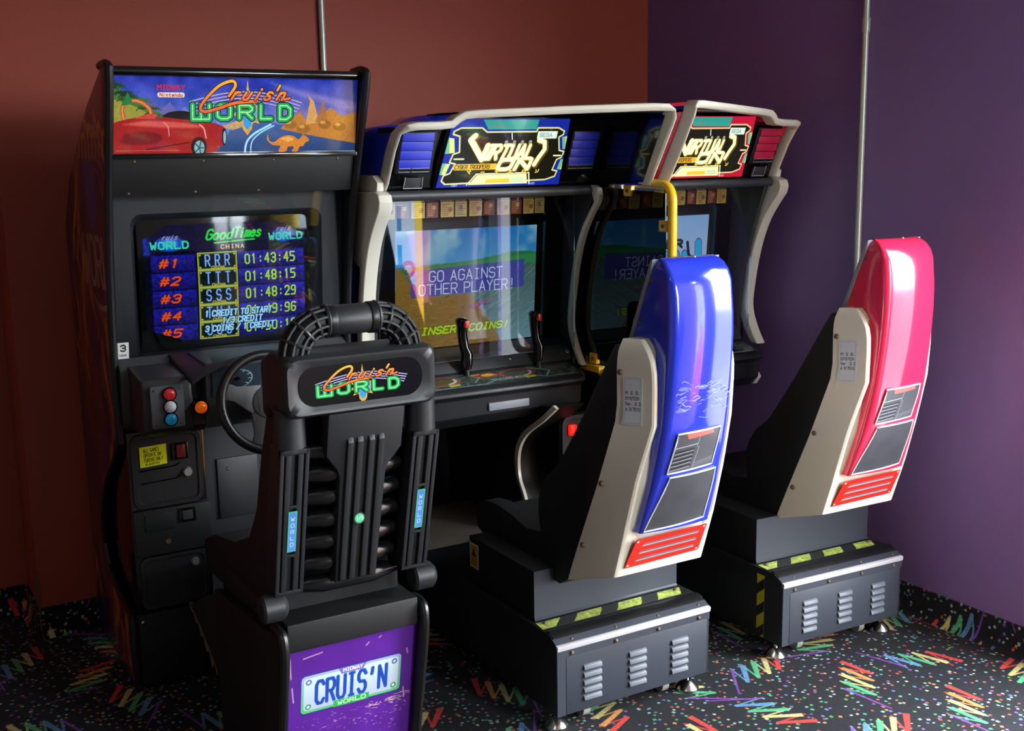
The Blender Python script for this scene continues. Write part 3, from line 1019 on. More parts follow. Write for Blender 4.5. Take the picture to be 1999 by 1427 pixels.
def vo_marquee(main, line, name):
    c = Cv(200, 100, 7, main)

    def p(x, y):
        return ((x - 240 + .25 * (y - 110)) / 8.2, (y - 110) / 10)
    inner = [(230, 330), (240, 290), (330, 240), (610, 240), (670, 300), (1370, 295), (1400, 240), (1700, 240), (1780, 290), (1760, 340), (1690, 380), (1680, 580),
             (1750, 600), (1700, 690), (1630, 720), (1550, 880), (1620, 900), (1580, 980), (1430, 1030), (100, 1060), (60, 1010), (90, 930), (170, 900), (240, 760),
             (170, 740), (220, 620), (300, 590), (310, 360)]
    I = [p(*q) for q in inner]
    c.poly([p(640, 120), p(1430, 120), p(1370, 262), p(690, 262)], '#2f9a8c')
    for i in range(3):
        c.oval(*p(770 + i * 60, 215), 1.8, 1.8, '#9a6a60')
    for q in (((120, 370), (240, 390), (240, 600), (105, 610)), ((70, 750), (180, 760), (110, 920), (10, 920)), ((1740, 380), (1850, 360), (1830, 570), (1730, 560)), ((1690, 720), (1790, 710), (1720, 880), (1620, 870))):
        Q = [p(*z) for z in q]
        c.poly(Q, '#d8e07c')
        c.poly([Q[0], ((Q[0][0] + Q[1][0]) / 2, Q[0][1]), ((Q[2][0] + Q[3][0]) / 2, Q[3][1]), Q[3]], '#6fb890')
    c.poly(I, '#1b1a12')
    c.line(I, 2.4, line, closed=True)
    c.line([p(380, 1080), p(510, 920), p(1210, 915), p(1215, 1080)], 2, '#f4f0b8')
    c.poly([p(400, 1080), p(520, 935), p(1180, 930), p(1190, 1080)], '#f8f4b0')
    c.poly([p(640, 1000), p(950, 995), p(950, 1055), p(620, 1060)], '#f8c83c')
    c.poly([p(980, 980), p(1140, 980), p(1140, 1060), p(960, 1060)], '#b8d8b8', .7)
    c.line([p(230, 690), p(350, 690)], 2.4, '#e8e8a8')
    c.line([p(1590, 660), p(1690, 660)], 2.4, '#e8e8a8')
    c.line([p(1015, 320), p(1010, 410)], 1.6, '#f0f0e0')
    big = [([(500, 350), (430, 400), (600, 720), (710, 500)], 8.5)]
    x = 690
    for col, dw in (('#5a4a18', 4.0), ('#e8d060', 1.8), ('#fbf7d0', 0)):
        dx = 14 if dw == 4.0 else 0
        P = [p(505 + dx, 355 + dx), p(450 + dx, 410 + dx), p(585 + dx, 700 + dx), p(665 + dx, 500 + dx)]
        c.line(P, 7.5 + dw, col)
        c.M = np.array([[1, -.30, 0], [0, 1, 0]])

        def word(t, x0, y0, h, w, th):
            for ch in t:
                for st in GLY[ch]:
                    c.line([(x0 + a * w / 4, y0 + b * h / 6) for a, b in st], th + dw, col)
                x0 += w * (1.42 if ch != 'I' else .95)
            return x0
        word('IRTUAL', 79 + dx * .1, 38.5 + dx * .1, 20, 10.4, 4.2)
        c.M = None
        P = [p(1395 + dx, 425 + dx), p(1475 + dx, 450 + dx), p(1465 + dx, 560 + dx), p(1360 + dx, 690 + dx), p(1290 + dx, 790 + dx)]
        c.line(P, 6 + dw, col)
        c.M = np.array([[1, -.30, 0], [0, 1, 0]])
        word('ON', 110 + dx * .1, 60 + dx * .1, 14.5, 21, 5.2)
        c.M = None
    for i in range(4):
        X, Y = p(920 + i * 115, 455)
        c.line([(X - 2, Y - 2), (X + 2, Y - 2), (X + 2, Y + 2), (X - 2, Y + 2)], 1.1, '#b8b890', closed=True)
        c.line([(X, Y - 3), (X, Y + 3)], 1.1, '#b8b890')
    c.poly([(22 + 4 * cos(t), 70 + 4.6 * sin(t)) for t in np.linspace(pi / 2, 3 * pi / 2, 10)] + [(86, 65.4), (86, 74.6)], '#eab82c')
    c.text('CYBER TROOPERS', 21, 67.2, 5.6, 3.1, 1.1, '#5a3c08', gap=.32)
    kat = ['0,0 4,6|4,0 2,3|3,-1 4,1', '0,3 4,3', '1,0 4,0|0,2 4,2|2.4,2 2,6|2.4,0 2.4,2', '0,2 4,1.4 3,3|1.4,0 2,6', '0,1 4,1 4,5 0,5 0,1', '0,1 1,2.4|4,0 3,5 0,6']
    for i, kk in enumerate(kat):
        X, Y = p(395 + i * 183, 868)
        for st in kk.split('|'):
            c.line([(X + float(a.split(',')[0]) * 1.3, Y + float(a.split(',')[1]) * .75) for a in st.split()], 1.6, '#f0cc48')
    a0, a1 = p(1395, 290), p(1655, 400)
    c.poly([a0, (a1[0], a0[1]), (a1[0] - .5, a1[1]), (a0[0] - .5, a1[1])], '#dfeee0')
    c.text('SEGA', a0[0] + 4, a0[1] + 3, 5.4, 4.2, 1.5, '#8fb0a8', gap=.4)
    for X, t_ in ((22, '1001'), (148, '0101')):
        c.text(t_, X, 96, 2.6, 2, .6, '#c8d0e8', gap=.4)
    return print_mat(name, c, rough=0.1, emis=1.0, base=0.3, coat=0.5)


P_vo_blue = vo_marquee('#16289a', '#d8d890', 'blue_fighting_marquee_print')
P_vo_red = vo_marquee('#c01838', '#e8c890', 'red_fighting_marquee_print')

# ---- left fighting screen, 200 x 150
c = Cv(200, 150, 5, '#2878c0')
c.rect(0, 0, 200, 45, hgrad('#1c78c8', '#3f98d0', 0, 42))
n1 = np.clip(c.noise(3.2, 22, 41) + c.noise(1.2, 9, 42) - .1, 0, 1)
yy = np.linspace(0, 150, c.h)[:, None]
cl = (n1 * np.clip(1 - yy / 44, 0, 1) ** .4)[..., None] * .75
c.a[..., :3] = c.a[..., :3] * (1 - cl) + np.array([.72, .86, .86]) * cl
c.rect(0, 47, 200, 150, hgrad('#48685f', '#6f9aa8', 45, 150))
c.poly(smooth_pts([(0, 49), (40, 44), (90, 42), (130, 38), (165, 33), (200, 36), (200, 50), (0, 52)]), '#2c7c48', soft=2)
c.poly([(60, 45), (200, 37), (200, 49), (60, 50)], '#3c9858', .6, soft=2)
for i in range(420):
    x, y = rng.uniform(0, 200), rng.uniform(50, 150)
    L = rng.uniform(6, 22)
    c.line([(x, y), (x + L, y - L * rng.uniform(.15, .95))], rng.uniform(.3, .9), ['#2f4a58', '#8fb4bc', '#4a6c78', '#a8c8c8'][i % 4], .35)
c.poly([(0, 46), (6, 46), (24, 74), (34, 84), (104, 84), (150, 150), (0, 150)], '#8a6c30')
for i in range(700):
    x, y = rng.uniform(0, 150), rng.uniform(60, 150)
    if x < 40 + (y - 60) * 1.1 and x < 104 + (y - 84) * .7:
        c.line([(x, y), (x + rng.uniform(2, 7), y - rng.uniform(-.5, 1))], rng.uniform(.4, .9), ['#5a421c', '#a88a48', '#6a6a30'][i % 3], .5)
c.poly([(20, 50), (182, 44), (182, 80), (20, 84)], '#4040b8', .78)
c.text('GO AGAINST', 45, 52, 13, 8, 1.5, '#c8dcf4', gap=.38)
c.text('OTHER PLAYER!', 31, 68.5, 13, 8, 1.5, '#c8dcf4', gap=.38)
for i in range(26):
    x, y = 112 + rng.normal(0, 8), 100 + rng.normal(0, 2.6)
    c.poly([(x + rng.uniform(-5, 5), y + rng.uniform(-2.4, 2.4)) for _ in range(4)], ['#d03a90', '#6030a0', '#e05aa8', '#3a2a88'][i % 4], .9)
c.line([(118, 97), (136, 93)], 1.6, '#d03a90')
for st, col in ((3.6, '#3a5a10'), (2.5, '#b8e020')):
    c.text('INSERT COINS!', 34, 124, 8.5, 7.2, st, col, slant=.3, gap=.4)
P_vo_scr = print_mat('left_fighting_screen_print', c, rough=0.08, emis=0.62, base=0.12, coat=0.4)

# ---- right fighting screen: title page, 200 x 150
c = Cv(200, 150, 4.5, '#8ab0d8')
c.rect(0, 0, 200, 150, hgrad('#7fa8d4', '#a8b8dc', 0, 90))
c.text('CYBER', 70, 34, 10, 12, 4, '#182838', gap=.4)
for col, dw in (('#7a3080', 3), ('#12a8d8', 0)):
    P = [(14, 35), (8, 48), (26, 98), (44, 52)]
    c.line(P, 11 + dw, col)
    c.text('IRTUA', 48, 54, 32, 19, 10 + dw, col, gap=.32, slant=-.08)
    c.line([(182, 40), (184, 74), (172, 92)], 12 + dw, col)
c.line([(160, 38), (164, 56), (174, 62), (169, 84)], 5, '#141c30')
c.text('ON', 80, 106, 22, 36, 9, '#12a8d8', gap=.3)
P_vo_scr2 = print_mat('right_fighting_screen_print', c, rough=0.08, emis=0.8, base=0.12, coat=0.4)

# ---- control panel overlay of the fighting game, 160 x 40
c = Cv(160, 40, 8, '#2c3431')
c.rect(4, 3, 156, 37, '#3b4a49')
c.a[..., :3] *= (1 + c.noise(.5, 3, 51)[..., None])
c.line([(4, 37), (70, 37), (80, 31), (120, 31), (128, 37), (156, 37)], 1.1, '#a0b4b8')
c.line([(58, 4), (70, 18), (62, 30)], 1.0, '#90a4a8')
c.line([(118, 5), (136, 20), (128, 34)], 1.4, '#a8b8c0')
for x in (36, 106):
    c.oval(x, 17, 16, 12.5, '#4a4034')
    c.line([(x + 16 * cos(a), 17 + 12.5 * sin(a)) for a in np.linspace(0, 2 * pi, 30)], 1.2, '#c04848')
    c.line([(x + 14 * cos(a), 17 + 10.8 * sin(a)) for a in np.linspace(0, 2 * pi, 30)], .6, '#c04848')
    c.line([(x + 12 * cos(a), 17 + 9.4 * sin(a)) for a in np.linspace(-.3, 1.2, 8)], 2.4, '#c8ccd0')
    c.poly([(x + 2, 29), (x + 13, 28), (x + 12, 33), (x + 3, 34)], '#c0c030')
c.poly([(62, 8), (84, 7), (92, 18), (74, 20)], '#b02020')
c.oval(79, 13, 6, 4, '#f0b030')
c.line([(64, 9), (72, 9)], 1.6, '#f0d040')
c.line([(80, 9), (86, 15)], 1.6, '#f0d040')
c.text('MASTER BITE', 78, 26, 3, 2.4, .7, '#b0c4c8', gap=.4)
c.rect(136, 8, 154, 20, '#6a6248', .7, soft=2)
P_ctrl = print_mat('control_panel_print', c, rough=0.2, coat=0.3)

# ---- instruction cards above the screens
cards = []
for i, (bg, fg) in enumerate((('#b09a48', '#7a2a20'), ('#6a1c24', '#c8a040'), ('#a8904a', '#4a3a60'))):
    c = Cv(30, 30, 4, bg)
    for q in range(7):
        c.line([(3, 4 + q * 3.6), (rng.uniform(14, 27), 4 + q * 3.6)], 1.5, fg, .8)
    c.oval(rng.uniform(8, 22), rng.uniform(10, 22), 5, 5, fg, .7)
    cards.append(print_mat('instruction_card_print', c, rough=0.4, emis=0.16))

# ---- backlit side of the prize machine (only mirrored in the game screens), 30 x 150
c = Cv(30, 150, 5, '#e8c828')
c.rect(5, 0, 25, 150, '#c8dcf4')
for y in range(0, 90, 22):
    c.rect(14, y + 4, 17, y + 18, '#2f86c8')
c.rect(25, 0, 27.5, 150, '#f0e890')
c.poly([(5, 96), (25, 104), (30, 150), (0, 150)], '#e0607c')
for x, y, r in ((10, 84, 5), (15, 92, 4), (9, 96, 4), (19, 98, 3), (14, 104, 4)):
    c.oval(x, y, r, r, '#e0487c')
    c.oval(x, y, r * .5, r * .5, '#f4c0d0')
P_prize = print_mat('prize_machine_print', c, rough=0.3, emis=7.0)

# ---- seat decals
c = Cv(60, 50, 8, '#3c3e44')                      # upper: grey grille block in a white outline
c.rect(0, 0, 60, 50, hgrad('#46484e', '#55575c', 0, 50))
c.poly([(12, 0), (48, 0), (52, 6), (15, 8)], '#e8625c')
for y in range(5):
    c.line([(3, 24 + y * 5.2), (26, 22 + y * 5.2)], 3.0, '#1f2227')
    c.line([(3, 25.6 + y * 5.2), (26, 23.6 + y * 5.2)], 1.0, '#9aa4b0')
c.line([(2, 18), (29, 16)], 1.1, '#a4adb8')
c.line([(31, 8), (30, 20)], .9, '#8c95a0')
c.line([(33, 20), (31, 48)], .9, '#8c95a0')
c.line([(33, 42), (58, 39)], 1.0, '#7c858f')
c.line([(33, 45), (58, 42)], .7, '#7c858f')
P_dec1 = print_mat('seat_grille_decal', c, rough=0.35)
c = Cv(60, 50, 6, '#44464c')
c.a[..., :3] *= (1 + c.noise(.15, 12, 61)[..., None])
P_dec2 = print_mat('seat_grey_decal', c, rough=0.35)
c = Cv(60, 26, 8, '#e02a20')
for y in (6, 13, 20):
    c.poly([(6, y + 1.6), (8, y - .6), (10, y - 1.4), (54, y - 1.4), (55.4, y), (54, y + 1.6)], '#6c6870')
    c.line([(8, y + .8), (54, y + .8)], .9, '#b8b4bc')
for x in (2, 58):
    for y in (2, 24):
        c.oval(x, y, .9, .9, '#f0d0c8')
P_vent = print_mat('red_vent_decal', c, rough=0.3)
c = Cv(40, 80, 8, '#c9cdd2')
c.rect(3, 2, 37, 78, '#b4bac2')
c.rect(4.5, 3.5, 35.5, 76.5, '#ccd1d8')
c.text('M.S.B.', 5, 24, 5, 4, 1.1, '#30343a', gap=.35)
c.text('SYSTEM', 5, 33, 5, 3.6, 1.1, '#30343a', gap=.35)
c.text('Ver. 3.3', 5, 42, 5, 3.1, 1.1, '#30343a', gap=.35)
c.text('A 317510', 5, 51, 5, 3.0, 1.1, '#30343a', gap=.35)
P_msb = print_mat('seat_label_print', c, rough=0.4)

c = Cv(60, 48, 8, '#8a98e8', alpha=0)
for i in range(46):
    x, y = rng.uniform(2, 56), 20 + rng.normal(0, 9)
    P = [(x, y)]
    for _ in range(rng.integers(2, 7)):
        P.append((P[-1][0] + rng.uniform(.6, 2.4), P[-1][1] + rng.uniform(-1.6, 1.6)))
    c.line(P, rng.uniform(.3, .9), '#a8b4f4', rng.uniform(.25, .7))
for i in range(7):
    x, y = rng.uniform(6, 46), rng.uniform(6, 34)
    c.oval(x, y, rng.uniform(3, 7), rng.uniform(1, 2), '#9aa8f0', .3, soft=1.2)
P_scuff = print_mat('scuff_marks', c, rough=0.5, alpha=True)

# ---- hazard tape, worn
c = Cv(120, 10, 10, '#1c1d1c')
for i in range(5):
    x = -10 + i * 34
    c.poly([(x, 9.4), (x + 9, .6), (x + 29, .6), (x + 20, 9.4)], '#b6c45c', .95)
c.a[..., :3] *= (1 + c.noise(.5, 1.5, 71)[..., None])
P_haz = print_mat('hazard_tape_print', c, rough=0.5)
c = Cv(10, 60, 8, '#b0a820')
for y in (12, 34, 56):
    c.poly([(0, y + 8), (0, y - 2), (10, y - 10), (10, y)], '#15150f')
P_haz2 = print_mat('hazard_tape_side_print', c, rough=0.5)

# ---- small stickers
c = Cv(40, 50, 8, '#e4e4e2')
c.text('3', 11, 8, 18, 17, 4.6, '#101010')
c.text('TOKENS', 5, 37, 5, 3.4, 1.1, '#202020', gap=.35)
P_tok = print_mat('token_price_sticker', c, rough=0.4)
c = Cv(60, 40, 8, '#dede18')
for i, t_ in enumerate(('ALL GAMES', 'OPERATE ON', 'TOKENS ONLY')):
    c.text(t_, 9, 5 + i * 9.5, 6.6, 3.1, 1.0, '#202008', gap=.3)
c.text('NO QUARTERS', 12, 33.5, 3.6, 2.2, .7, '#202008', gap=.35)
P_yel = print_mat('yellow_tokens_sticker', c, rough=0.4)
c = Cv(12, 60, 8, '#3fb090')
c.rect(1.6, 1.6, 10.4, 58.4, hgrad('#4f78d0', '#5a86d8', 0, 60))
for i, ch in enumerate('WORLD'):
    c.text(ch, 4.0, 8 + i * 9.6, 5.4, 4.4, 1.1, '#a8d0f4')
P_lab = print_mat('blue_world_label', c, rough=0.3)
c = Cv(20, 20, 10, '#2c8c58', alpha=0)
c.oval(10, 10, 8.6, 8.6, '#50b884')
c.text('1/3', 4.6, 6.6, 6.6, 3, 1.0, '#c8ecd4', gap=.5)
P_grn = print_mat('green_round_sticker', c, rough=0.3, alpha=True)
c = Cv(30, 50, 8, '#d8d4c8')
c.rect(3, 3, 27, 47, '#e09a18')
c.poly([(15, 8), (24, 26), (6, 26)], '#3a2a08')
for y in (31, 35, 39, 43):
    c.line([(6, y), (24, y)], 1.2, '#5a3c08')
P_org = print_mat('orange_warning_label', c, rough=0.4)
c = Cv(60, 30, 8, '#2c3640')
for x in (14, 42):
    c.line([(x + 9 * cos(a), 15 + 10 * sin(a)) for a in np.linspace(0, 2 * pi, 26)], .9, '#7a9aa0')
    for a in np.linspace(2.4, 7, 9):
        c.line([(x + 7 * cos(a), 15 + 8 * sin(a)), (x + 8.6 * cos(a), 15 + 9.6 * sin(a))], .7, '#a8c0c4')
    c.line([(x, 15), (x - 4, 8)], .9, '#c04030')
    c.oval(x, 15, 2, 2, '#101418')
P_gauge = print_mat('gauge_print', c, rough=0.15, coat=0.5)
c = Cv(20, 20, 8, '#26272b')
c.line([(5, 15), (15, 5)], 3, '#a02c28')
c.line([(4, 6), (8, 6), (8, 10)], 1.4, '#101012')
c.line([(5, 11), (4, 16), (8, 17)], 1.4, '#101012')
P_hub = print_mat('wheel_hub_print', c, rough=0.4)

# ================================================================ driving cabinet
CX = 1.048
T = thing('arcade_cabinet', 'tall black racing arcade cabinet with flame art on its side, leftmost machine', 'arcade cabinet', (CX, 3.8, 0))
XL, XRt = 0.666, 1.430
side = [(3.264, 1.905), (3.280, 1.860), (3.352, 1.675), (3.412, 1.530), (3.456, 1.385), (3.487, 1.232), (3.511, 1.075), (3.515, .918), (3.510, .82),
        (3.614, .735), (3.740, .655), (3.830, .56), (3.880, .47), (3.895, .39), (3.85, .32), (3.70, .275), (3.53, .255), (3.522, .03),
        (4.09, .03), (4.09, 1.45), (3.95, 1.60), (3.60, 1.80), (3.33, 1.905)]
ox, oy = CX, 3.8
for x0, x1 in ((XL, XL + .018), (XRt - .018, XRt)):
    m = P_side if x0 == XL else M['blk_matt']
    G().prism('x', side, x0, x1).done('side_panel', m, T, bevel=.002, label='purple side panel printed with orange flames' if x0 == XL else None)
planar(P_side, 1, 4.09 - oy, -.85, 2, 0, 1.91)
# rounded black edge moulding round the front of each side
for x in (XL + .009, XRt - .009):
    P = [(x, y, z) for y, z in smooth_pts([(3.37, 1.912), (3.31, 1.914)] + side[:1], 3)]
    P += [(x, y - .004, z) for y, z in side[1:18]]
    G().tube(P, .0125, 10).done('edge_moulding', M['blk_rubber'], T)
xl, xr = XL + .018, XRt - .018
# roof, back and floor of the box
G().prism('x', [(3.33, 1.90), (3.60, 1.795), (3.95, 1.595), (4.085, 1.45), (4.085, .04), (4.06, .04), (4.06, 1.43), (3.93, 1.57), (3.59, 1.77), (3.32, 1.875)], xl, xr).done('rear_panel', M['blk_matt'], T)
G().tube([(xl, 3.300, 1.8965), (xr, 3.300, 1.8965)], .013, 12).done('top_rail', M['blk_gloss'], T)
quad('marquee', (xl + .004, 3.306, 1.884), (xr - .004, 3.306, 1.884), (xr - .004, 3.348, 1.673), (xl + .004, 3.348, 1.673), P_marquee, T, thick=.006, label='glossy printed marquee with a red sports car')
G().box(xl, xr, 3.340, 3.366, 1.661, 1.674).done('marquee_rail', M['blk_gloss'], T, bevel=.003)
G().prism('x', [(3.358, 1.663), (3.372, 1.663), (3.412, 1.558), (3.397, 1.555)], xl, xr).done('speaker_panel', M['blk_matt'], T, bevel=.002)
b0 = G().dome((.745, 3.361, 1.652), (0, -1, .1), .0045, .003, 10, 3).done('screw', M['rust'], T)
for x, z in ((.94, 1.652), (1.15, 1.652), (1.355, 1.652)):
    dup(b0, (x - .745, 0.001, z - 1.652))
for x in (.73, .92, 1.11):
    dup(b0, (x - .745, .034, 1.563 - 1.652))
# clear screen shield, leaning, with the grey bezel, tube and picture behind
quad('screen_shield', (xl, 3.402, 1.553), (xr, 3.402, 1.553), (xr, 3.512, 1.070), (xl, 3.512, 1.070), M['glass'], T, thick=.004)
def bz(z, d=0.0):
    return 3.485 + (1.55 - z) * .085 + d
g = G()
R0 = [(xl, bz(1.56), 1.56), (xr, bz(1.56), 1.56), (xr, bz(1.03), 1.03), (xl, bz(1.03), 1.03)]
def ring(x0, x1, z0, z1, r, dy, n=5):
    return [(p, bz(q, dy), q) for p, q in rrect(x0, x1, z0, z1, r, n)]
outer = ring(xl, xr, 1.02, 1.56, .002, 0)
g.loft([outer, ring(.748, 1.344, 1.036, 1.500, .035, 0), ring(.758, 1.334, 1.044, 1.488, .030, .022), ring(.776, 1.316, 1.060, 1.472, .03, .085)], cap=False)
g.done('screen_bezel', M['grey_plast'], T, smooth=30)
def crt(u, v, x0, x1, z0, z1, y0, tilt, bulge):
    x, z = x0 + (x1 - x0) * u, z1 + (z0 - z1) * v
    e = 1 - ((2 * u - 1) ** 2 + (2 * v - 1) ** 2) / 2
    return (x, y0 + (z1 - z) * tilt - bulge * e, z)
patch('picture_tube', lambda u, v: crt(u, v, .776, 1.320, 1.066, 1.480, 3.552, .07, .022), 10, 8, M['tube_glass'], T, thick=.01)
patch('screen_picture', lambda u, v: crt(u, v, .792, 1.304, 1.090, 1.462, 3.5515, .07, .024), 12, 9, P_crt, T, thick=.001, label='lit screen listing five lap times')
# dashboard
g = G()
g.prism('x', [(3.516, 1.075), (3.57, 1.075), (3.66, .86), (3.53, .842), (3.50, .862), (3.478, .90), (3.468, .99), (3.480, 1.045)], xl, xr)
g.done('dashboard', M['grey_plast'], T, bevel=.006)
# cowl: raised hood over the gauges, rising from the button housing
cowl = smooth_pts([(.835, 1.030), (.87, 1.052), (.93, 1.078), (1.0, 1.092), (1.09, 1.096), (1.18, 1.090), (1.26, 1.070)], 5)
g = G()
g.loft([[(x, 3.25, z), (x, 3.247, z - .014), (x, 3.510, 1.050), (x, 3.510, 1.074)] for x, z in cowl])
g.done('dashboard_cowl', M['blk'], T, bevel=.003)
g = G()
g.prism('x', [(3.285, 1.072), (3.48, 1.080), (3.50, .90), (3.325, .868), (3.30, .93)], .885, 1.26)
g.done('gauge_housing', M['grey_plast'], T, bevel=.008)
quad('gauge_cluster', (.905, 3.2825, 1.055), (1.215, 3.2825, 1.060), (1.215, 3.2895, .985), (.905, 3.2895, .970), P_gauge, T, thick=.003)
# filler between the button housing and the gauges
g = G()
g.prism('x', [(3.325, 1.030), (3.34, 1.045), (3.50, 1.06), (3.50, .865), (3.345, .862), (3.322, .885)], .846, .890)
g.done('dash_filler', M['blk'], T, bevel=.004)
# button housing
g = G()
g.prism('x', [(3.315, 1.036), (3.49, 1.052), (3.50, .865), (3.35, .860), (3.312, .880), (3.302, .96)], .706, .850)
g.done('button_housing', M['blk'], T, bevel=.009, seg=3)
g = G()
g.loft([[(p, 3.302 + (1.03 - q) * .02 - .002, q) for p, q in rrect(.7255, .822, .892, 1.017, .006, 3)], [(p, 3.296 + (1.03 - q) * .02 - .002, q) for p, q in rrect(.727, .8205, .8935, 1.0155, .006, 3)]])
bp = g.done('button_plate', M['plate'], T, label='grey button plate')
for z, m, lb in ((.992, 'button_red', 'red button'), (.955, 'button_white', 'white button'), (.918, 'button_blue', 'light blue button')):
    g = G()
    g.cyl((.779, 3.2945, z), (.779, 3.288, z), .0205, seg=24)
    bz_ = g.done('button_ring', M['blk_gloss'], bp)
    g = G()
    g.dome((.779, 3.289, z), (0, -1, 0), .0175, .010, 22, 5)
    g.done('button', M[m], bp, label=lb)
g = G().dome((.737, 3.293, 1.006), (0, -1, 0), .004, .003, 8, 3)
s0 = g.done('screw', M['rust'], bp)
for dx, dz in ((.073, 0), (0, -.103), (.073, -.103)):
    dup(s0, (dx, .002, dz))
g = G()
g.cyl((.868, 3.325, .942), (.868, 3.292, .942), .025, .023, 24)
g.done('button_collar', M['blk_gloss'], T)
G().dome((.868, 3.293, .942), (0, -1, 0), .0185, .018, 24, 6).done('start_button', M['button_orange'], T, label='orange dome button')
# steering wheel: rim, three spokes, hub
WC = Vector((1.024, 3.14, .966))
wa = radians(16)
wu, ww = Vector((1, 0, 0)), Vector((0, sin(wa), cos(wa)))
wn = Vector((0, -cos(wa), sin(wa)))
def wp(r, a, d=0.0):
    return WC + wu * r * cos(a) + ww * r * sin(a) + wn * d
g = G()
g.tube([wp(.139, 2 * pi * i / 48) for i in range(48)], .0140, 12, loop=True)
rim = g.done('steering_wheel', M['blk_rubber'], T)
for a0 in (radians(20), radians(160), radians(250)):
    g = G()
    rings = []
    for r, w in ((.03, .045), (.07, .032), (.10, .022), (.136, .026)):
        c0 = wp(r, a0, -.018 + .018 * (r / .136))
        tdir = (wp(r, a0 + .1) - wp(r, a0 - .1)).normalized()
        rings.append([c0 + tdir * w + wn * .005, c0 - tdir * w + wn * .005, c0 - tdir * w - wn * .004, c0 + tdir * w - wn * .004])
    g.loft(rings)
    g.done('spoke', M['blk'], rim, bevel=.002)
G().cyl(wp(0, 0, -.03), wp(0, 0, -.004), .05, .046, 28).done('hub', M['grey_plast'], rim, bevel=.003)
quad('hub_badge', wp(.042, radians(135), -.003), wp(.042, radians(45), -.003), wp(.042, radians(-45), -.003), wp(.042, radians(-135), -.003), P_hub, rim, thick=.001)
G().cyl(WC - wn * .028, WC - wn * .17, .028, .036, 16).done('steering_column', M['blk'], T)
# coin box with two doors, at the left under the buttons
g = G()
g.prism('z', [(.690, 3.501), (.925, 3.501), (.925, 4.0), (.690, 4.0)], .262, .845)
g.done('coin_box', M['blk_gloss'], T, bevel=.004)
g = G()
g.box(.688, .930, 3.503, 3.60, .03, .262)
g.done('lower_panel', M['blk_matt'], T, bevel=.003)
def cface(z):
    return 3.492 - 0 * z
g = G()
g.loft([[(p, 3.502, q) for p, q in rrect(.697, .915, .600, .838, .03)], [(p, 3.492, q) for p, q in rrect(.700, .912, .603, .835, .028)],
        [(p, 3.492, q) for p, q in rrect(.712, .900, .615, .823, .022)], [(p, 3.497, q) for p, q in rrect(.715, .897, .618, .820, .02)]])
cd = g.done('coin_door', M['blk'], T, smooth=25)
quad('sticker', (.725, 3.494, .797), (.806, 3.494, .800), (.806, 3.494, .737), (.725, 3.494, .733), P_yel, cd, thick=.0008, label='yellow sticker about tokens')
g = G(); g.box(.822, .872, 3.488, 3.497, .745, .798); g.done('coin_slot_frame', M['blk_gloss'], cd, bevel=.003)
g = G(); g.box(.835, .861, 3.482, 3.49, .752, .792); g.done('coin_reject_button', M['coin_dim'], cd, bevel=.003, label='dim red coin return button')
for z0 in (.722, .682):
    G().tube([(.722, 3.494, z0), (.83, 3.494, z0 + .004), (.845, 3.494, z0 + .012)], .0022, 6).done('pressed_line', M['blk_gloss'], cd)
G().cyl((.866, 3.498, .702), (.866, 3.484, .702), .0145, .0125, 20).done('lock', M['lock'], cd)
g = G(); g.box(.692, .928, 3.486, 3.502, .452, .598); sp = g.done('coin_return_plate', M['dark_steel'], T, bevel=.004)
g = G(); g.box(.828, .880, 3.48, 3.488, .545, .590); g.done('coin_return_frame', M['blk_gloss'], sp, bevel=.003)
g = G(); g.box(.838, .870, 3.478, 3.481, .553, .582); g.done('coin_return_flap', M['grey_plast'], sp, bevel=.001)
g = G(); g.box(.725, .815, 3.483, 3.487, .53, .585); g.done('blank_plate', M['dark_steel'], sp, bevel=.002)
G().cyl((.79, 3.488, .492), (.79, 3.48, .492), .009, .008, 14).done('lock', M['rust'], sp)
g = G()
g.loft([[(p, 3.502, q) for p, q in rrect(.700, .915, .275, .448, .026)], [(p, 3.493, q) for p, q in rrect(.703, .912, .278, .445, .024)],
        [(p, 3.493, q) for p, q in rrect(.714, .901, .289, .434, .02)], [(p, 3.498, q) for p, q in rrect(.717, .898, .292, .431, .018)]])
cd2 = g.done('cash_door', M['blk'], T, smooth=25)
G().cyl((.872, 3.498, .408), (.872, 3.486, .408), .013, .011, 18).done('lock', M['lock'], cd2)
G().dome((.70, 3.501, .238), (0, -1, 0), .007, .005, 12, 4).done('bolt', M['chrome'], T)
quad('price_sticker', (.6865, 3.4975, 1.122), (.7195, 3.4975, 1.122), (.7195, 3.5085, 1.072), (.6865, 3.5085, 1.072), P_tok, T, thick=.0008, label='white sticker reading 3 tokens')
# knee panel right of the coin box
G().box(.926, xr, 3.60, 3.62, .26, .86).done('knee_panel', M['knee'], T)
g = G(); g.box(.985, 1.12, 3.590, 3.601, .50, .70); hp = g.done('hatch_plate', M['blk'], T, bevel=.003)
G().dome((1.02, 3.589, .665), (0, -1, 0), .006, .004, 10, 3).done('bolt', M['chrome'], hp)

# ================================================================ racing seat with its plinth
SX = 1.040
T2 = thing('racing_seat', 'black racing seat with handle bar above a purple number plate panel', 'arcade seat', (SX, 2.9, 0))
def cy_(z):
    return 2.50 + (.985 - z) * .26
def mir(x):
    return 2 * SX - x
# padded body seen from the side and its seat pan
body = [(2.57, 1.195), (2.60, 1.0), (2.70, .62), (2.70, .49), (3.20, .43), (3.34, .425), (3.36, .47), (3.355, .525), (3.25, .565), (3.05, .60),
        (2.90, .66), (2.817, .761), (2.751, .924), (2.713, .993), (2.677, 1.064), (2.655, 1.107), (2.60, 1.195)]
G().prism('x', body, .866, 1.214).done('seat_shell', M['vinyl'], T2, bevel=.028, seg=3, ang=12)
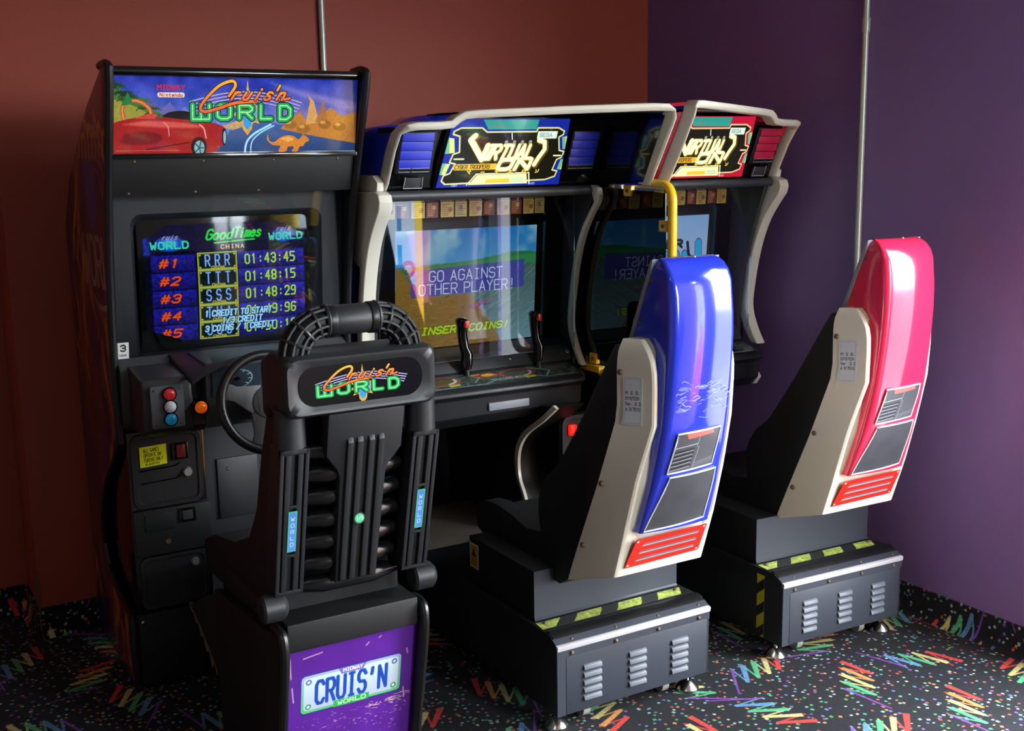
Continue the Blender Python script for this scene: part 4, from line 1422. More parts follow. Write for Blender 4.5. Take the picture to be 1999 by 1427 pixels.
# headrest with logo panel
g = G()
g.loft([[(p, 2.470, q) for p, q in rrect(.874, 1.192, 1.085, 1.183, .045, 7)],
        [(p, 2.463, q) for p, q in rrect(.862, 1.204, 1.078, 1.190, .047, 7)],
        [(p, 2.462, q) for p, q in rrect(.848, 1.220, 1.070, 1.200, .030, 7)],
        [(p, 2.476, q) for p, q in rrect(.840, 1.228, 1.062, 1.208, .026, 7)],
        [(p, 2.58, q) for p, q in rrect(.838, 1.230, 1.060, 1.210, .026, 7)],
        [(p, 2.655, q) for p, q in rrect(.850, 1.218, 1.030, 1.19, .026, 7)]])
hr = g.done('headrest', M['blk'], T2, smooth=50)
# the printed insert (rounded, lies in the recess)
bm = bmesh.new()
uvl = bm.loops.layers.uv.new('UVMap')
o_ = Vector((SX, 2.9, 0))
pts = rrect(.876, 1.190, 1.087, 1.181, .043, 8)
F_ = [bm.verts.new(Vector((p, 2.4685, q)) - o_) for p, q in pts]
B_ = [bm.verts.new(Vector((p, 2.4705, q)) - o_) for p, q in pts]
f = bm.faces.new(F_)
for l, (p, q) in zip(f.loops, pts):
    l[uvl].uv = ((p - .876) / .314, (q - 1.087) / .094)
bm.faces.new(B_[::-1])
for i in range(len(pts)):
    bm.faces.new([F_[i], B_[i], B_[(i + 1) % len(pts)], F_[(i + 1) % len(pts)]])
bmesh.ops.recalc_face_normals(bm, faces=bm.faces)
me = bpy.data.meshes.new('logo_panel')
bm.to_mesh(me); bm.free(); me.materials.append(P_head)
lp = bpy.data.objects.new('logo_panel', me); COL.objects.link(lp); lp.parent = hr
lp['label'] = 'black panel with the orange and green game logo'
# handle bar: two ribbed elbows and a smooth grip
YH = 2.515
hx0, hx1, hz0, R_ = .884, 1.172, 1.196, .082
g = G()
g.tube([(hx0 + R_ + .018, YH, hz0 + R_), (hx1 - R_ - .018, YH, hz0 + R_)], .036, 24)
hg = g.done('handle_grip', M['blk'], T2, bevel=.003, ang=60)
for sgn, xc in ((1, hx0 + R_), (-1, hx1 - R_)):
    def ep(a, rr=0.0, th=0.0):
        # point on the elbow: a = bend angle 0..90, th = angle round the tube, rr = tube radius
        cx_, cz_ = xc, hz0
        er = R_ + rr * cos(th)
        return (cx_ - sgn * er * cos(radians(a)), YH + rr * sin(th), cz_ + er * sin(radians(a)))
    g = G()
    rings = [[ep(a, .0285, 2 * pi * k / 24) for k in range(24)] for a in range(0, 91, 6)]
    g.loft(rings)
    el = g.done('handle_elbow', M['blk_matt'], T2)
    for a in (1, 24, 47, 70, 89):
        G().tube([ep(a, .0340, 2 * pi * k / 28) for k in range(28)], .0046 if 1 < a < 89 else .0062, 6, loop=True).done('elbow_hoop', M['blk'], el)
    for k in range(10):
        th = 2 * pi * k / 10 + .1
        G().tube([ep(a, .0340, th) for a in range(0, 91, 9)], .0044, 6, cap=True).done('elbow_rib', M['blk'], el)
    xe = xc + sgn * .010
    G().cyl((xc - sgn * .002, YH, hz0 + R_), (xc + sgn * .019, YH, hz0 + R_), .0385, seg=28).done('elbow_collar', M['blk_rubber'], el, bevel=.003, ang=60)
    G().cyl((hx0 if sgn == 1 else hx1, YH, 1.19), (hx0 if sgn == 1 else hx1, YH, 1.207), .043, .037, seg=28).done('elbow_foot', M['blk'], el)
# slotted side columns
for sgn in (1, -1):
    xa, xb = (.834, .906) if sgn == 1 else (mir(.906), mir(.834))
    xm = (xa + xb) / 2
    g = G()
    g.prism('x', [(cy_(.985) + .006, .985), (cy_(.985) + .075, .985), (cy_(.60) + .085, .60), (cy_(.60) + .004, .60), (cy_(.60) + .002, .60)][:4], xa, xb)
    col = g.done('side_column', M['blk'], T2, bevel=.004)
    def rail(x0, x1, z0, z1, nm='column_rib'):
        g = G()
        g.prism('x', [(cy_(z1) - .006, z1), (cy_(z1) + .008, z1), (cy_(z0) + .008, z0), (cy_(z0) - .006, z0)], x0, x1)
        return g.done(nm, M['blk'], col, bevel=.0022)
    rail(xa, xa + .010, .60, .985)
    rail(xb - .010, xb, .60, .985)
    rail(xa, xb, .972, .985)
    rail(xa, xb, .596, .606)
    rail(xm - .022, xm - .008, .606, .972)
    rail(xm + .008, xm + .022, .606, .972)
    zl = .770
    lx = xm - .004
    rail(xm - .015, xm + .015, zl - .070, zl - .062)
    rail(xm - .015, xm + .015, zl + .062, zl + .070)
    quad('label', (xm - .011, cy_(zl + .054) - .0075, zl + .054), (xm + .011, cy_(zl + .054) - .0075, zl + .054), (xm + .011, cy_(zl - .054) - .0075, zl - .054), (xm - .011, cy_(zl - .054) - .0075, zl - .054), P_lab, col, thick=.0025, label='blue strip label')
    G().cyl((xm, cy_(1.02) + .035, 1.08), (xm, cy_(.99) + .035, .98), .036, .039, 24).done('column_neck', M['blk'], T2)
    # foot: fat horizontal roller at the bottom of the column
    xf0, xf1 = (.802, .868) if sgn == 1 else (mir(.868), mir(.802))
    G().tube([(xf0, cy_(.57) + .01, .562), (xf0 + .006, cy_(.57) + .01, .562), (xf1 - .012, cy_(.57) + .01, .562), (xf1, cy_(.57) + .01, .562)], [.030, .036, .036, .022], 24).done('column_foot', M['blk'], T2, bevel=.002, ang=50)
    G().dome((xb - .010 if sgn == 1 else xa + .010, cy_(.6) - .001, .602), (0, -1, 0), .005, .004, 10, 3).done('screw', M['chrome'], col)
# centre spine with four raised ribs
def sp_y(z):
    return cy_(z) - .006
g = G()
rings = []
for z, hw in ((1.062, .098), (.955, .098), (.915, .068), (.895, .061), (.60, .056)):
    rings.append([(SX + .006 - hw, sp_y(z), z), (SX + .006 + hw, sp_y(z), z), (SX + .006 + hw, sp_y(z) + .045, z), (SX + .006 - hw, sp_y(z) + .045, z)])
g.loft(rings)
spn = g.done('centre_spine', M['blk'], T2, bevel=.006)
for dx in (-.040, -.015, .015, .040):
    g = G()
    g.prism('x', [(sp_y(.995) - .001, .997), (sp_y(.98) - .010, .985), (sp_y(.61) - .010, .61), (sp_y(.605) + .002, .603), (sp_y(.605) + .006, .605), (sp_y(.99) + .006, .99)], SX + .006 + dx - .0075, SX + .006 + dx + .0075)
    g.done('spine_rib', M['blk'], spn, bevel=.003)
g = G(); g.cyl((SX - .001, sp_y(.779) - .0125, .779), (SX - .001, sp_y(.779) - .009, .779), .0155, seg=24)
g.done('round_sticker', M['blk'], spn)
quad('round_sticker', *[(SX - .001 + a * .0140, sp_y(.779) - .0132, .779 + b * .0140) for a, b in ((-1, 1), (1, 1), (1, -1), (-1, -1))], P_grn, spn, thick=.001, label='small green round sticker')
# padded rolls between the columns
for i in range(7):
    z = .962 - i * .0615
    g = G()
    P = [(x, cy_(z) + .046 - (.012 if abs(x - SX) < .1 else 0), z) for x in np.linspace(.90, mir(.90), 9)]
    g.tube(P, [.014, .021, .0235, .0235, .0235, .0235, .0235, .021, .014], 16, up=(0, 0, 1))
    g.done('padded_roll', M['roll'], T2)
# plinth: sides with rounded tops, lid, printed purple front
def trimx(x0, x1, nm, dx):
    fr = [(2.640, .462), (2.612, .490), (2.595, .470), (2.600, .40), (2.645, .20), (2.690, 0.0)]
    P = [(3.165, 0), (3.165, .42), (2.70, .485)] + fr[0:1] + fr[2:]
    P = [(3.165, .0), (3.165, .43), (2.70, .470), (2.64, .488), (2.612, .490), (2.595, .472), (2.598, .40), (2.645, .20), (2.690, 0.0)]
    G().prism('x', P, x0, x1).done('plinth_side', M['blk_matt'], T2, bevel=.006, seg=3, ang=60)
    G().tube([((x0 + x1) / 2, y, z) for y, z in smooth_pts([(2.66, .490), (2.615, .492), (2.594, .472), (2.599, .40), (2.645, .20), (2.690, .004)], 4)], .0135, 10).done('plinth_edging', M['blk_rubber'], T2)
trimx(.836, .862, 'l', -1)
trimx(mir(.862) + .004, mir(.836) + .004, 'r', 1)
px0, px1 = .863, mir(.862) + .003
G().box(px0, px1, 2.602, 3.16, .437, .512).done('plinth_lid', M['blk_matt'], T2, bevel=.004)
G().box(px0, px1, 2.70, 3.16, .0, .437).done('plinth_box', M['blk_matt'], T2)
quad('front_panel', (px0, 2.612, .437), (px1, 2.612, .437), (px1, 2.702, .004), (px0, 2.702, .004), P_plate, T2, thick=.008, label='scratched purple panel with a printed number plate')
# footwell between plinth and cabinet, torn along its left edge
g = G()
P = [(3.17, .0), (3.17, .30), (3.44, .265), (3.59, .20), (3.59, .0)]
g.prism('x', P, .955, 1.19)
g.done('footwell', M['blk_matt'], T2, bevel=.004)
G().prism('x', [(3.165, .42), (3.30, .36), (3.475, .275), (3.25, .178), (3.165, .14)], .840, .850).done('side_board', M['knee'], T2, bevel=.001)
g = G()
g.prism('x', [(3.478, .282), (3.466, .262), (3.43, .262), (3.415, .238), (3.385, .244), (3.36, .212), (3.335, .222), (3.30, .184), (3.275, .196), (3.25, .150), (3.225, .176), (3.20, .150), (3.20, .166), (3.25, .192), (3.36, .246)], .8385, .8505)
g.done('torn_edge', M['tan'], T2, label='torn brown board edge')

# ================================================================ twin fighting cabinets
XM = 2.325


def squeeze(p):
    t = min(max((p[0] - 2.10) / .15, 0), 1)
    return (p[0] - .02 * t, p[1], p[2])


def to_right(p):
    # the right-hand cabinet: mirror image, a touch narrower and set back as it stands in the photograph
    q = squeeze(p)
    m = XM - q[0]
    return (XM + .012 + .903 * m, p[1] - .034 - .019 * m, p[2] + .0086)



def vo_unit(mirror, name, label, gel, slat, pm, pscr):
    """built in the left unit's coordinates; the right one is mirrored in the plane x = XM"""
    fx = to_right if mirror else squeeze
    cxw = fx((1.915, 0, 0))[0]
    T = thing(name, label, 'arcade cabinet', (cxw, 3.75, 0), 'twin fighting game cabinets')

    def NG():
        return G(fx)

    def mquad(nm, TL, TR, BR, BL, m, par, **k):
        TL, TR, BR, BL = map(fx, (TL, TR, BR, BL))
        if mirror:
            TL, TR, BR, BL = TR, TL, BL, BR
        return quad(nm, TL, TR, BR, BL, m, par, **k)
    # ---- lower body, rear and roof of the housing
    NG().box(1.525, 2.315, 3.98, 4.10, .05, 1.0).done('lower_body', M['blk_matt'], T)
    NG().box(1.515, 2.325, 3.66, 4.06, .86, 1.60).done('monitor_housing', M['blk_matt'], T, bevel=.01)
    for x0, x1 in ((1.490, 1.508), (2.325, 2.340)):
        P = [(3.345, 1.545), (3.42, 1.38), (3.465, 1.24), (3.50, 1.05), (3.50, .86), (3.98, .86), (3.98, .05), (4.10, .05), (4.10, 1.545)]
        NG().prism('x', P, x0, x1).done('side_panel', M['blk_matt'], T, bevel=.003)
    # blue side flank seen behind the cream post
    NG().prism('x', [(3.56, 1.30), (3.62, 1.02), (3.70, .86), (4.02, .86), (4.02, 1.53), (3.56, 1.53)], 1.478, 1.490).done('side_flank', M[gel], T, bevel=.002)
    # ---- cream posts, bowed, with the wide shoulder at the top
    front = [(3.300, 1.545), (3.288, 1.53), (3.300, 1.49), (3.380, 1.390), (3.432, 1.270), (3.466, 1.115), (3.470, 1.03), (3.438, .955), (3.40, .90)]
    fr = smooth_pts(front[2:], 4)
    outer = [(3.330, 1.548), (3.300, 1.538), (3.292, 1.515)] + fr
    back = [(y + .042, z) for y, z in fr if z < 1.30][::-1]
    sh = back + [(3.47, 1.300), (3.515, 1.312), (3.522, 1.35), (3.512, 1.36), (3.522, 1.372), (3.512, 1.384), (3.525, 1.395), (3.535, 1.53), (3.52, 1.545)]
    NG().prism('x', outer + sh, 1.458, 1.505).done('cream_post', M['cream'], T, bevel=.006, seg=3, ang=40)
    inner = outer + [(y + .022, z) for y, z in fr][::-1] + [(3.345, 1.548)]
    NG().prism('x', inner, 2.300, 2.323).done('cream_post', M['cream'], T, bevel=.005, seg=3, ang=40)
    if mirror:
        NG().prism('x', [(3.40, .742), (3.375, .775), (3.40, .80), (3.44, .78), (3.44, .742)], 1.500, 1.524).done('cream_skirt', M['cream'], T, bevel=.006)
    # ---- header bar and bezel top with instruction cards
    NG().tube([(1.510, 3.345, 1.531), (2.300, 3.345, 1.531)], .0165, 14).done('header_bar', M['grey_plast'], T)
    NG().prism('x', [(3.36, 1.552), (3.56, 1.49), (3.56, 1.60), (3.36, 1.60)], 1.515, 2.325).done('upper_bezel', M['blk_gloss'], T)
    for k in range(12):
        x = 1.570 + k * .0555
        z1, z0 = 1.500, 1.448
        mquad('instruction_card', (x, 3.528, z1), (x + (.050 if k % 2 == 0 else .045), 3.528, z1), (x + (.050 if k % 2 == 0 else .045), 3.532, z0), (x, 3.532, z0), cards[(0, 1, 0, 1, 0, 2)[k % 6]], T, thick=.002)
    # monitor surround and picture
    def sy(z):
        return 3.545 + (1.45 - z) * .085
    g = NG()

    def rg(x0, x1, z0, z1, r, d):
        return [(p, sy(q) + d, q) for p, q in rrect(x0, x1, z0, z1, r, 4)]
    g.loft([rg(1.512, 2.328, .92, 1.50, .002, 0), rg(1.585, 2.245, .965, 1.455, .02, 0), rg(1.600, 2.232, .975, 1.445, .02, .03)], cap=False)
    g.done('monitor_surround', M['blk_gloss'], T)
    if mirror:
        fs = lambda u, v: fx((2.196 - .562 * u, sy(1.405 - .415 * v) + .012 - .008 * (1 - (2 * u - 1) ** 2), 1.405 - .415 * v))
    else:
        fs = lambda u, v: (1.634 + .562 * u, sy(1.405 - .415 * v) + .012 - .008 * (1 - (2 * u - 1) ** 2), 1.405 - .415 * v)
    patch('screen_picture', fs, 8, 4, pscr, T, thick=.004, label='lit screen')
    # side cheeks between post and monitor
    for x0, x1 in ((1.5085, 1.524), (2.3235, 2.3255)):
        NG().prism('x', [(3.355, 1.53), (3.42, 1.36), (3.47, 1.20), (3.50, 1.03), (3.50, .90), (3.68, .90), (3.68, 1.60), (3.40, 1.60)], x0, x1).done('inner_cheek', M['grey_plast'], T)
    # front glass
    mquad('front_glass', (1.512, 3.440, 1.512), (2.300, 3.440, 1.512), (2.300, 3.447, .962), (1.512, 3.447, .962), M['glass'], T, thick=.004)
    # ---- control console
    prof = [(3.56, .985), (3.500, .965), (3.452, .912), (3.35, .886), (3.325, .874), (3.322, .862), (3.345, .846), (3.350, .782), (3.40, .742), (3.62, .70), (3.62, .985)]
    g = NG()
    rings = []
    for x, dy in ((1.530, .03), (1.545, 0), (2.262, 0), (2.312, .075)):
        rings.append([(x, min(y + dy * (1 if y < 3.46 else 0), 3.62), z + (.01 if dy > .05 and z < .8 else 0)) for y, z in prof])
    g.loft(rings)
    con = g.done('control_console', M['blk'], T, bevel=.004, seg=2, ang=22)
    mquad('control_overlay', (1.560, 3.4495, .9140), (2.262, 3.4495, .9140), (2.262, 3.3440, .8865), (1.560, 3.3440, .8865), P_ctrl, con, thick=.001)
    NG().prism('x', [(3.496, .968), (3.490, .970), (3.448, .920), (3.456, .912)], 1.545, 2.29).done('console_strip', M['grey_plast'], con, bevel=.002)
    for x in (1.70, 2.02, 2.285):
        NG().dome((x, 3.468, .945), (0, -.75, .65), .009, .004, 14, 3).done('bolt', M['chrome'], con)
    NG().box(1.86, 2.02, 3.340, 3.350, .795, .822).done('name_label', M['grey_label'], con, bevel=.002, label='small blank grey label')
    # twin sticks: boot, bent grip, trigger
    for sx in (1.820, 2.113):
        g = NG()
        g.tube([(sx + .005, 3.43, .902), (sx + .005, 3.432, .925), (sx + .003, 3.436, .95)], [.012, .010, .010], 12)
        st = g.done('joystick', M['dark_steel'], T)
        g = NG()
        rings = []
        for x, y, z, a, b in ((.006, 3.436, .930, .013, .015), (.010, 3.437, .955, .016, .019), (.012, 3.440, .985, .015, .020), (.004, 3.446, 1.010, .013, .017),
                              (.0, 3.450, 1.050, .013, .017), (-.002, 3.448, 1.082, .014, .019), (-.006, 3.440, 1.102, .015, .022), (-.008, 3.438, 1.110, .009, .014)):
            rings.append([(sx + x + a * 1.3 * cos(t), y + b * 1.3 * sin(t), z) for t in np.linspace(0, 2 * pi, 15)[:-1]])
        g.loft(rings)
        g.done('grip', M['blk_gloss'], st, smooth=60)
        NG().box(sx - .010, sx + .006, 3.406, 3.420, 1.078, 1.102).done('trigger', M['trigger'], st, bevel=.003, label='red trigger')
    # ---- hood: raised centre, stepped outer end, inner end reaching forward
    # rim path, outer bottom -> over the top -> inner bottom
    rim_k = [(1.492, 3.335, 1.550), (1.494, 3.318, 1.570), (1.496, 3.262, 1.670), (1.498, 3.222, 1.722), (1.512, 3.190, 1.748), (1.545, 3.178, 1.755), (1.625, 3.172, 1.757),
             (1.655, 3.168, 1.760), (1.672, 3.162, 1.775), (1.695, 3.155, 1.787), (1.74, 3.140, 1.791), (2.00, 3.035, 1.800), (2.262, 2.925, 1.806), (2.305, 2.908, 1.804),
             (2.326, 2.902, 1.788), (2.331, 2.905, 1.760), (2.331, 2.965, 1.660), (2.331, 3.022, 1.570), (2.331, 3.034, 1.550)]
    cc = Vector((1.92, 0, 1.62))
    g = NG()
    rings = []
    n = len(rim_k)
    for i, p in enumerate(rim_k):
        p = Vector(p)
        a, b = Vector(rim_k[max(i - 1, 0)]), Vector(rim_k[min(i + 1, n - 1)])
        t = (b - a)
        t2 = Vector((t.x, 0, t.z)).normalized()
        nv = Vector((-t2.z, 0, t2.x))           # outward
        if nv.dot(Vector((p.x - cc.x, 0, p.z - cc.z))) < 0:
            nv = -nv
        vert = abs(t2.z) > .7 and (p.x < 1.6 or p.x > 2.2)
        w = .014 if vert else .026
        bk = Vector((0, .055, .004))
        rings.append([tuple(p), tuple(p + bk), tuple(p + bk - nv * w), tuple(p - nv * w * .9 + Vector((0, .004, 0))), tuple(p - nv * w * .45 - Vector((0, .006, 0)))])
    g.loft(rings)
    g.done('hood_rim', M['cream'], T, bevel=.003, seg=2, ang=40)
    # coloured outer shell from the rim to the back of the machine
    g = NG()
    A, B, Cc, D = [], [], [], []
    for i, p in enumerate(rim_k):
        x, y, z = p
        xb = x + (.012 if x < 1.6 else (-.006 if x > 2.2 else 0))
        zb = z - (.004 if z > 1.7 else 0)
        yb_ = 3.62 if z > 1.57 else 3.60
        A.append((xb, y + .05, zb)); B.append((xb, max(yb_, y + .1), zb)); Cc.append((xb + (cc.x - xb) * .02, 3.98, zb - (.06 if z > 1.7 else 0)))
    g2 = g
    vA, vB, vC = [g.v(p) for p in A], [g.v(p) for p in B], [g.v(p) for p in Cc]
    for i in range(n - 1):
        g.face([vA[i], vA[i + 1], vB[i + 1], vB[i]])
        g.face([vB[i], vB[i + 1], vC[i + 1], vC[i]])
    g.face(vC[::-1])
    sh_ = g.done('hood_shell', M[gel], T, smooth=40)
    md = sh_.modifiers.new('thickness', 'SOLIDIFY')
    md.thickness = .006
    md.offset = 0
    # cream lower edge of the hood side
    NG().prism('x', [(3.330, 1.548), (3.325, 1.575), (3.36, 1.598), (3.54, 1.598), (3.55, 1.548)], 1.468, 1.492).done('hood_skirt', M['cream'], T, bevel=.004)
    # black lining and inner cheek of the hood
    NG().prism('x', [(3.262, 1.770), (3.290, 1.782), (3.40, 1.782), (3.40, 1.545), (3.358, 1.545)], 1.700, 2.322).done('hood_lining', M['blk_gloss'], T)
    NG().prism('x', [(3.275, 1.738), (3.290, 1.744), (3.40, 1.744), (3.40, 1.545), (3.358, 1.545)], 1.512, 1.702).done('hood_lining', M['blk_gloss'], T)
    NG().prism('x', [(2.935, 1.790), (3.06, 1.560), (3.35, 1.546), (3.35, 1.792)], 2.316, 2.3255).done('hood_inner_cheek', M['blk_gloss'], T)
    NG().prism('z', [(1.66, 3.26), (1.68, 3.185), (2.00, 3.070), (2.32, 2.945), (2.32, 3.35), (1.66, 3.35)], 1.779, 1.786).done('hood_ceiling', M['blk_gloss'], T)
    # marquee box: printed acrylic, trapezoid, standing proud
    def my(z):
        return 3.238 + (1.772 - z) * .44
    g = NG()
    O = [(1.690, 1.772), (2.145, 1.772), (2.165, 1.64), (2.158, 1.552), (1.668, 1.552), (1.668, 1.64)]
    g.loft([[(x, my(z) + .004, z) for x, z in O], [(x, my(z) + .06, z) for x, z in O]])
    g.done('marquee_box', M['blk_gloss'], T, bevel=.002)
    mquad('marquee', (1.698, my(1.768) - .001, 1.768), (2.137, my(1.768) - .001, 1.768), (2.150, my(1.554) - .001, 1.554), (1.676, my(1.554) - .001, 1.554), pm, T, thick=.003, label='backlit marquee')
    # slatted vents either side of it
    for x0, x1 in ((1.530, 1.655), (2.172, 2.300)):
        vb = NG().prism('x', [(my(1.73) + .006, 1.73), (my(1.73) + .05, 1.73), (my(1.60) + .05, 1.60), (my(1.60) + .006, 1.60)], x0, x1).done('vent_panel', M['blk_matt'], T, bevel=.004)
        for k in range(4):
            z1 = 1.726 - k * .0275
            z0 = z1 - .0255
            NG().prism('x', [(my(z1) + .004, z1), (my(z1) + .012, z1), (my(z0) + .012, z0), (my(z0) - .001, z0)], x0 + .004, x1 - .012).done('vent_slat', M[slat], vb, bevel=.0012)
        for a, b in ((x0 + .006, x0 + .045), (x0 + .050, x1 - .014)):
            NG().tube([(a, my(1.615) - .002, 1.6175), (b, my(1.615) - .002, 1.6175), (b, my(1.606) - .002, 1.6065), (a, my(1.606) - .002, 1.6065)], .0013, 6, loop=True).done('vent_outline', M['grey_label'], vb)
    # small chrome framed speaker opening under the outer vent
    sp_ = NG().prism('x', [(my(1.588), 1.588), (my(1.588) + .02, 1.588), (my(1.556) + .02, 1.556), (my(1.556), 1.556)], 1.565, 1.620).done('lamp_cover', M['grey_plast'], T, bevel=.003)
    NG().tube([(1.562, my(1.590) - .002, 1.590), (1.560, my(1.555) - .002, 1.555), (1.625, my(1.555) - .002, 1.555), (1.622, my(1.590) - .002, 1.590)], .0016, 6).done('lamp_trim', M['edge_steel'], sp_)
    return T


UB = vo_unit(False, 'arcade_cabinet', 'blue and cream fighting arcade cabinet with black console, middle machine', 'blue_gel', 'blue_slat', P_vo_blue, P_vo_scr)
UR = vo_unit(True, 'arcade_cabinet', 'red and cream fighting arcade cabinet beside the purple wall', 'red_gel', 'red_slat', P_vo_red, P_vo_scr2)

# coin unit shared by the pair, standing between them under the consoles
T = thing('coin_unit', 'black coin unit with lit red button under the blue cabinet console', 'coin unit', (2.345, 3.6, 0.278))
prof = smooth_pts([(3.245, .800), (3.33, .74), (3.45, .665), (3.505, .59), (3.505, .50), (3.47, .44), (3.44, .38)], 4)
G().prism('x', prof + [(3.42, .30), (3.97, .30), (3.97, .70), (3.62, .70), (3.40, .78)], 2.070, 2.190).done('unit_body', M['blk_matt'], T, bevel=.003)
G().box(2.190, 2.480, 3.36, 3.95, .305, .72).done('coin_housing', M['blk_gloss'], T, bevel=.006)
g = G()
g.strip([(2.063, y, z) for y, z in prof], [(0, .011, .004)] * len(prof), (1, 0, 0), .012)
g.done('cream_edge', M['cream_old'], T)
g = G()
g.loft([[(p, 3.362, q) for p, q in rrect(2.155, 2.42, .34, .74, .035)], [(p, 3.345, q) for p, q in rrect(2.16, 2.415, .345, .735, .032)],
        [(p, 3.345, q) for p, q in rrect(2.175, 2.40, .36, .72, .026)], [(p, 3.356, q) for p, q in rrect(2.18, 2.395, .365, .715, .024)]])
d_ = g.done('coin_door', M['blk'], T, smooth=25)
G().box(2.190, 2.217, 3.338, 3.356, .662, .700).done('coin_button', M['coin_lit'], d_, bevel=.004, label='lit red coin button')
G().box(2.192, 2.225, 3.347, 3.357, .585, .625).done('price_tag', M['white'], d_, bevel=.001)

# smoked divider between the two players, held by a bent yellow rail
T = thing('divider_screen', 'smoked acrylic divider in a bent yellow rail between the blue and red cabinets', 'divider', (2.326, 3.2, .86))
P = [(2.326, 3.22, 1.566), (2.326, 3.06, 1.556)] + [(2.326, 2.992 + .0 - .052 * sin(radians(a)), 1.500 + .052 * cos(radians(a))) for a in (0, 15, 30, 45, 60, 75, 90)] + \
    [(2.326, 2.940, 1.3), (2.326, 2.941, .95)] + [(2.326, 2.993 - .052 * cos(radians(a)), .925 - .052 * sin(radians(a))) for a in (0, 20, 45, 70, 90)] + [(2.326, 3.20, .875), (2.326, 3.34, .880)]
G().tube(P, .0155, 18).done('yellow_rail', M['yellow'], T)
G().prism('x', [(2.976, 1.525), (3.335, 1.540), (3.41, 1.39), (3.455, 1.25), (3.47, 1.1), (3.47, .93), (3.06, .905), (2.976, .94)], 2.3245, 2.3285).done('smoked_panel', M['smoked'], T)
for y, z in ((3.176, 1.530), (2.980, 1.419), (3.385, .925), (2.980, 1.05)):
    br = G().box(2.317, 2.335, y - .022, y + .022, z - .019, z + .019).done('bracket', M['yellow'], T, bevel=.004)
    G().dome((2.317, y, z), (-1, 0, 0), .007, .005, 10, 3).done('bolt', M['rust'], br)
G().box(2.306, 2.336, 3.33, 3.45, .878, .902).done('foot_bracket', M['yellow'], T, bevel=.004)

# ================================================================ seats of the pair


SEAT_T1, SEAT_R = (2.8176, 2.8391), radians(-1.803)      # how the red seat stands


